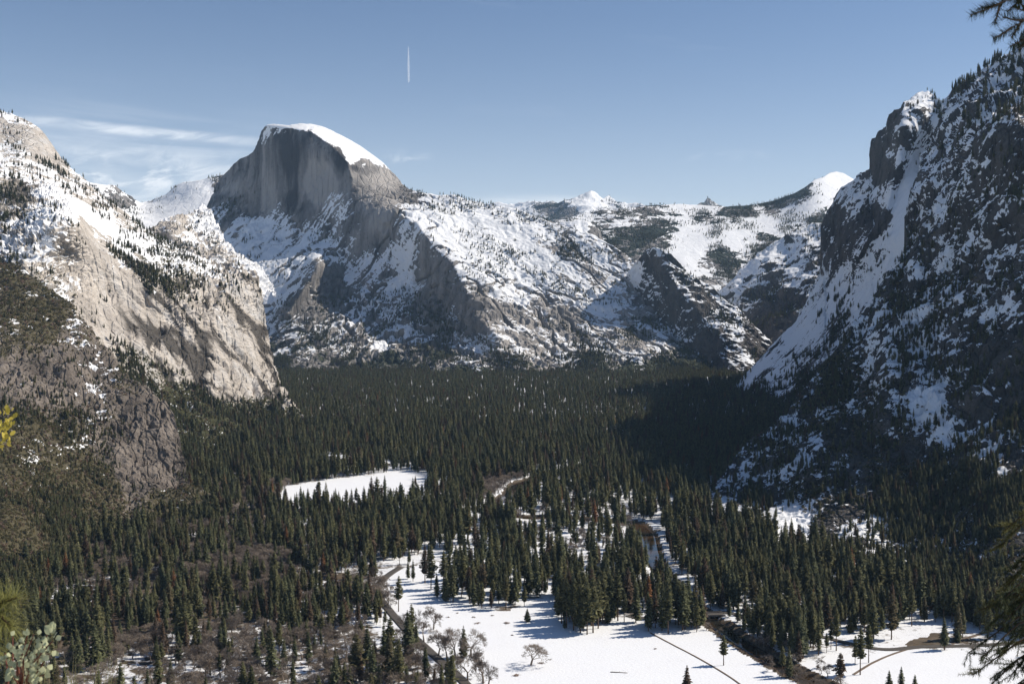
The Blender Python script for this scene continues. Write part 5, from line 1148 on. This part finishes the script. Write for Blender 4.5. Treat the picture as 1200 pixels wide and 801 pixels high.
M_needleY = leaf_mat('yellow_green_needles', (0.20, 0.20, 0.065), (0.29, 0.28, 0.10), None, .4)  # the needles' own yellow green, also used on one grass tuft
M_needleD = leaf_mat('dark_fir_needles', (0.028, 0.04, 0.022), (0.05, 0.06, 0.03), None, .2)
M_needleO = leaf_mat('olive_fir_needles', (0.06, 0.065, 0.025), (0.10, 0.095, 0.035), None, .25)
M_manz = leaf_mat('manzanita_leaf', (0.27, 0.29, 0.16), (0.42, 0.43, 0.27), None, .25)
M_redstem = plain('red_bark', (0.16, 0.055, 0.035), .6, .3, 30)
M_yellow = leaf_mat('yellow_leaf', (0.36, 0.28, 0.05), (0.46, 0.38, 0.08), None, .35)
M_dry = leaf_mat('dry_grass', (0.20, 0.19, 0.08), (0.34, 0.30, 0.15), None, .3)
def root_at(name, x, y, label, cat):
    r = obj(name, None); r.location = (x, y, on_hill(x, y)); tag(r, label, cat); return r
def child_mesh(nm, V, F, mat, r, smooth=False):
    org = r.location
    return obj(nm, mesh_np(nm, np_v([v - org for v in V]), F, mat, smooth), r)

# young pine, lower left
def sapling():
    r = root_at('young_pine', -2.62, 5.3, 'yellow green long needled pine tip at the lower left edge', 'pine')
    R = random.Random(3); b = V3((-2.62, 5.3, on_hill(-2.62, 5.3) - .1)); V, F = [], []
    t1, t2, t3 = V3(at(20, 700, 5.3)), V3(at(14, 735, 5.25)), V3(at(-25, 690, 5.3))
    top = V3(at(-12, 712, 5.3)); limb(V, F, [b, b.lerp(top, .6) + Vector((-.03, 0, 0)), top], .022, .012)
    for t in (t1, t2, t3): limb(V, F, [top, top.lerp(t, .5) + Vector((0, 0, .01)), t], .009, .005, 5)
    limb(V, F, [b.lerp(top, .6), V3(at(-2, 765, 5.2))], .009, .005, 5)
    child_mesh('stem', V, F, M_bark, r, True)
    for t, base, nn, L in ((t1, top, 230, .13), (t2, top, 200, .15), (t3, top, 160, .15), (V3(at(-2, 765, 5.2)), top, 120, .13), (V3(at(4, 708, 5.35)), top, 200, .14)):
        V, F = [], []; ax = (t - base).normalized()
        for k in range(nn):
            p = t - ax * R.uniform(0, .13); d = ax * R.uniform(.15, 1.0) + Vector((R.gauss(0, 1), R.gauss(0, 1), R.gauss(.15, 1))).normalized() * .85
            blade_mesh(V, F, p, d, L * R.uniform(.65, 1.15), .0016, Vector((0, 0, -.18)), 2)
        child_mesh('needle_tuft', V, F, M_needleY, r)
sapling()

# manzanita, lower left
def manzanita():
    r = root_at('manzanita_bush', -2.2, 4.75, 'bush with round grey green leaves and red stems at the lower left corner', 'bush')
    R = random.Random(9); b = V3((-2.2, 4.75, on_hill(-2.2, 4.75) - .1)); 
    lm = []
    for k in range(3):
        V, F = [], []; n = 8; V.append(Vector((0, -.002, .0)))
        out = [(0, 0)] + [(math.sin(math.pi * j / n) * (.42 + .04 * k), j / n) for j in range(1, n)] + [(0, 1.02)] + [(-math.sin(math.pi * j / n) * (.42 + .04 * k), j / n) for j in range(n - 1, 0, -1)]
        V = [Vector((x, .10 * abs(x) + .06 * math.sin(z * 3.1), z)) for x, z in out] + [Vector((0, -.03, .5))]
        c = len(V) - 1; F = [(i, (i + 1) % c, c) for i in range(c)]
        lm.append(mesh_np('leaf', np_v(V), F, M_manz, True))
    tips = [(60, 735), (52, 752), (40, 742), (62, 750), (34, 738), (58, 765), (46, 770), (28, 760), (40, 788), (20, 775), (52, 790), (12, 790), (6, 765), (24, 798), (45, 800), (15, 745)]
    V, F = [], []
    stems = [V3(at(6, 815, 4.75)), V3(at(25, 812, 4.7)), V3(at(42, 812, 4.8))]
    for s in stems: limb(V, F, [b, b.lerp(s, .5) + Vector((.02, 0, .02)), s], .012, .007)
    leaves = []
    for x, y in tips:
        t = V3(at(x, y, 4.6 + R.uniform(-.15, .25))); s = min(stems, key=lambda q: (q - t).length); mid = s.lerp(t, .5) + Vector((R.uniform(-.02, .02), 0, .015))
        limb(V, F, [s, mid, t], .0055, .0022, 5)
        for k in range(R.randint(8, 11)):
            p = mid.lerp(t, R.uniform(.1, 1.05)); leaves.append((p + Vector((R.gauss(0, .012), R.gauss(0, .03), R.gauss(0, .010))), R.uniform(.020, .032)))
    child_mesh('stem', V, F, M_redstem, r, True)
    for k, (p, L) in enumerate(leaves):
        o = obj('leaf', lm[k % 3], r); o.location = p - r.location; o.scale = (L, L, L)
        o.rotation_euler = (R.uniform(-.9, .5), R.uniform(-.9, .9), R.uniform(-1.1, 1.1))
manzanita()

# grass tufts along the bottom
def grass():
    for k, (x, y, lb) in enumerate(((62, 812, 'dry grass tuft at the bottom edge next to the round leaved bush'), (88, 812, 'pale dry grass tuft at the bottom edge, middle of three'), (112, 812, 'green grass tuft at the bottom edge, farthest from the round leaved bush'))):
        R = random.Random(20 + k); c = V3(at(x, y, 4.3)); r = root_at('grass_tuft', c.x, c.y, lb, 'grass'); V, F = [], []
        base = Vector((c.x, c.y, on_hill(c.x, c.y) - .03)); H = c.z - base.z
        for j in range(46):
            p = base + Vector((R.uniform(-.05, .05), R.uniform(-.05, .05), 0)); blade_mesh(V, F, p, Vector((R.gauss(0, .16), R.gauss(0, .16), 1)), H + R.uniform(.04, .19), .0022, Vector((R.gauss(0, .3), R.gauss(0, .25), -.12)), 4)
        child_mesh('blades', V, F, M_dry if k < 2 else M_needleY, r)
grass()

# yellow leaved shrub whose tip shows at the left edge
def yellow_shrub():
    r = root_at('yellow_leaved_shrub', -3.25, 6.2, 'bright yellow leaf spray poking in at the left edge', 'shrub')
    R = random.Random(31); b = V3((-3.25, 6.2, on_hill(-3.25, 6.2) - .1)); V, F = [], []; top = V3(at(-60, 530, 6.2)); limb(V, F, [b, b.lerp(top, .5) + Vector((-.05, 0, 0)), top], .02, .01)
    tips = [V3(at(x, y, 6.2 + R.uniform(-.1, .1))) for x, y in ((4, 500), (2, 490), (6, 512), (-8, 495), (-10, 520), (1, 520), (-20, 500))]
    for t in tips: limb(V, F, [top, top.lerp(t, .6) + Vector((0, 0, .02)), t], .006, .002, 4)
    child_mesh('stem', V, F, M_bark, r, True)
    lv, lf = [], []
    for k in range(6): lv.append(Vector((.32 * math.cos(k * 1.047), .05 * (k % 2), .5 + .5 * math.sin(k * 1.047))))
    lm = mesh_np('leaf', np_v(lv), [(0, 1, 2), (0, 2, 3), (0, 3, 4), (0, 4, 5)], M_yellow)
    for t in tips:
        for k in range(11):
            o = obj('leaf', lm, r); L = R.uniform(.025, .042); o.scale = (L, L, L); o.location = t + Vector((R.gauss(0, .022), R.gauss(0, .03), R.gauss(0, .028))) - r.location; o.rotation_euler = (R.uniform(-1, 1), R.uniform(-1, 1), R.uniform(0, 6))
yellow_shrub()

# fir whose branch tips hang in at the top right; trunk stands right of the frame
def spray(V, F, NV, NF, a, b, L, R, dens=260, r0=.004, flat=.75, nw=.0011):
    a, b = Vector(a), Vector(b); limb(V, F, [a, a.lerp(b, .5) + Vector((0, 0, -.004)), b], r0, r0 * .4, 4)
    ax = (b - a); ln = ax.length; ax.normalize(); side = ax.cross(Vector((0, 1, .25))).normalized(); oth = ax.cross(side)
    for k in range(int(dens * ln)):
        f = R.random(); p = a.lerp(b, f); an = R.uniform(0, 6.283)
        d = ax * R.uniform(.35, .9) + side * math.cos(an) + oth * math.sin(an) * flat
        blade_mesh(NV, NF, p, d, L * R.uniform(.7, 1.15), nw, Vector((0, 0, -.1)), 1)
def fir_near():
    D = 4.0; r = root_at('fir_tree', 2.75, 4.2, 'dark fir branch tips hanging into the top right corner against blue sky', 'fir')
    R = random.Random(41); b = V3((2.75, 4.2, on_hill(2.75, 4.2) - .2)); V, F = [], []; limb(V, F, [b, b + Vector((.03, 0, 2)), b + Vector((0, .05, 4.6))], .11, .05, 9); child_mesh('trunk', V, F, M_bark, r, True)
    P_ = lambda x, y, d=4.0: V3(at(x, y, d))
    groups = [[(P_(1330, -60), P_(1215, -14)), (P_(1215, -14), P_(1172, 4)), (P_(1178, 1), P_(1137, 18)), (P_(1190, -4), P_(1158, -6)), (P_(1172, 4), P_(1166, 27)), (P_(1205, -10), P_(1180, 14)), (P_(1170, 5, 4.03), P_(1146, 10, 4.05)), (P_(1200, -10), P_(1168, -12))],
              [(P_(1330, -30), P_(1225, 8)), (P_(1225, 8), P_(1186, 32)), (P_(1186, 32), P_(1164, 45)), (P_(1200, 24), P_(1175, 20)), (P_(1215, 14), P_(1190, 10)), (P_(1195, 28), P_(1185, 44)), (P_(1210, 18), P_(1192, 0))],
              [(P_(1330, 5), P_(1230, 30)), (P_(1230, 30), P_(1184, 54)), (P_(1208, 42), P_(1194, 58))]]
    for gl in groups:
        V, F, NV, NF = [], [], [], []
        tr = b + Vector((.02, 0, 3.2)); limb(V, F, [tr, gl[0][0]], .02, .010, 6)
        for a_, b_ in gl: spray(V, F, NV, NF, a_, b_, .030, R, 1300, .005, .75, .0016)
        br = child_mesh('branch', V, F, M_bark, r, True); obj('needles', mesh_np('needles', np_v([v - r.location for v in NV]), NF, M_needleD, False), br)
fir_near()
def fir_right():
    D = 13.0; x0 = float(at(1245, 600, D)[0]); r = root_at('fir_tree', x0, D, 'dark olive fir with drooping branches at the lower right edge', 'fir')
    R = random.Random(51); b = V3((x0, D, on_hill(x0, D) - .3)); top = V3(at(1243, 600, D)); V, F = [], []; limb(V, F, [b, b.lerp(top, .5), top], .16, .03, 9); child_mesh('trunk', V, F, M_bark, r, True)
    for k, (sy, tx, ty) in enumerate([(600, 1176, 622), (612, 1172, 640), (640, 1185, 668), (660, 1178, 690), (670, 1165, 712), (690, 1150, 740), (700, 1142, 718), (715, 1134, 765), (730, 1150, 770), (745, 1140, 790), (760, 1160, 795), (770, 1150, 812), (790, 1165, 820), (700, 1175, 730), (740, 1175, 760), (680, 1190, 700), (775, 1185, 790)]):
        s = V3(at(1243, sy - 14, D)); t = V3(at(tx, ty, D + R.uniform(-.5, .4))); V, F, NV, NF = [], [], [], []
        mid = s.lerp(t, .5) + Vector((0, R.uniform(-.1, .1), .10))
        limb(V, F, [s, mid, t], .016, .004, 5)
        for j in range(20):
            f = R.uniform(.15, 1.0); p = (s.lerp(mid, f * 2) if f < .5 else mid.lerp(t, f * 2 - 1))
            e = p + Vector((R.uniform(-.26, .06), R.uniform(-.15, .15), R.uniform(-.24, .03))) * (1.15 - .4 * f)
            spray(V, F, NV, NF, p, e, .045, R, 420, .003, 1.0, .0034)
        spray(V, F, NV, NF, mid, t, .045, R, 420, .004, 1.0, .0034)
        br = child_mesh('branch', V, F, M_bark, r, True); obj('needles', mesh_np('needles', np_v([v - r.location for v in NV]), NF, M_needleO if k < 2 or k % 3 == 0 else M_needleD, False), br)
fir_right()

# ------------------------------------------------------------------ haze
HAZE = 1.5e-5
if HAZE:
    V, F = box(-17000, 17000, -600, 20500, -12, 2300)
    m = bpy.data.materials.new('valley_haze'); m.use_nodes = True; t = m.node_tree; t.nodes.clear()
    pv = N(t, 'ShaderNodeVolumePrincipled'); pv.inputs['Color'].default_value = (.45, .70, 1.0, 1); pv.inputs['Density'].default_value = HAZE; pv.inputs['Anisotropy'].default_value = 0.0
    ou = N(t, 'ShaderNodeOutputMaterial'); t.links.new(pv.outputs[0], ou.inputs['Volume'])
    me = bpy.data.meshes.new('haze'); me.from_pydata(V, [], F); me.materials.append(m); o = obj('haze', me); tag(o, 'thin pale blue air over the whole valley', 'haze', kind='stuff')
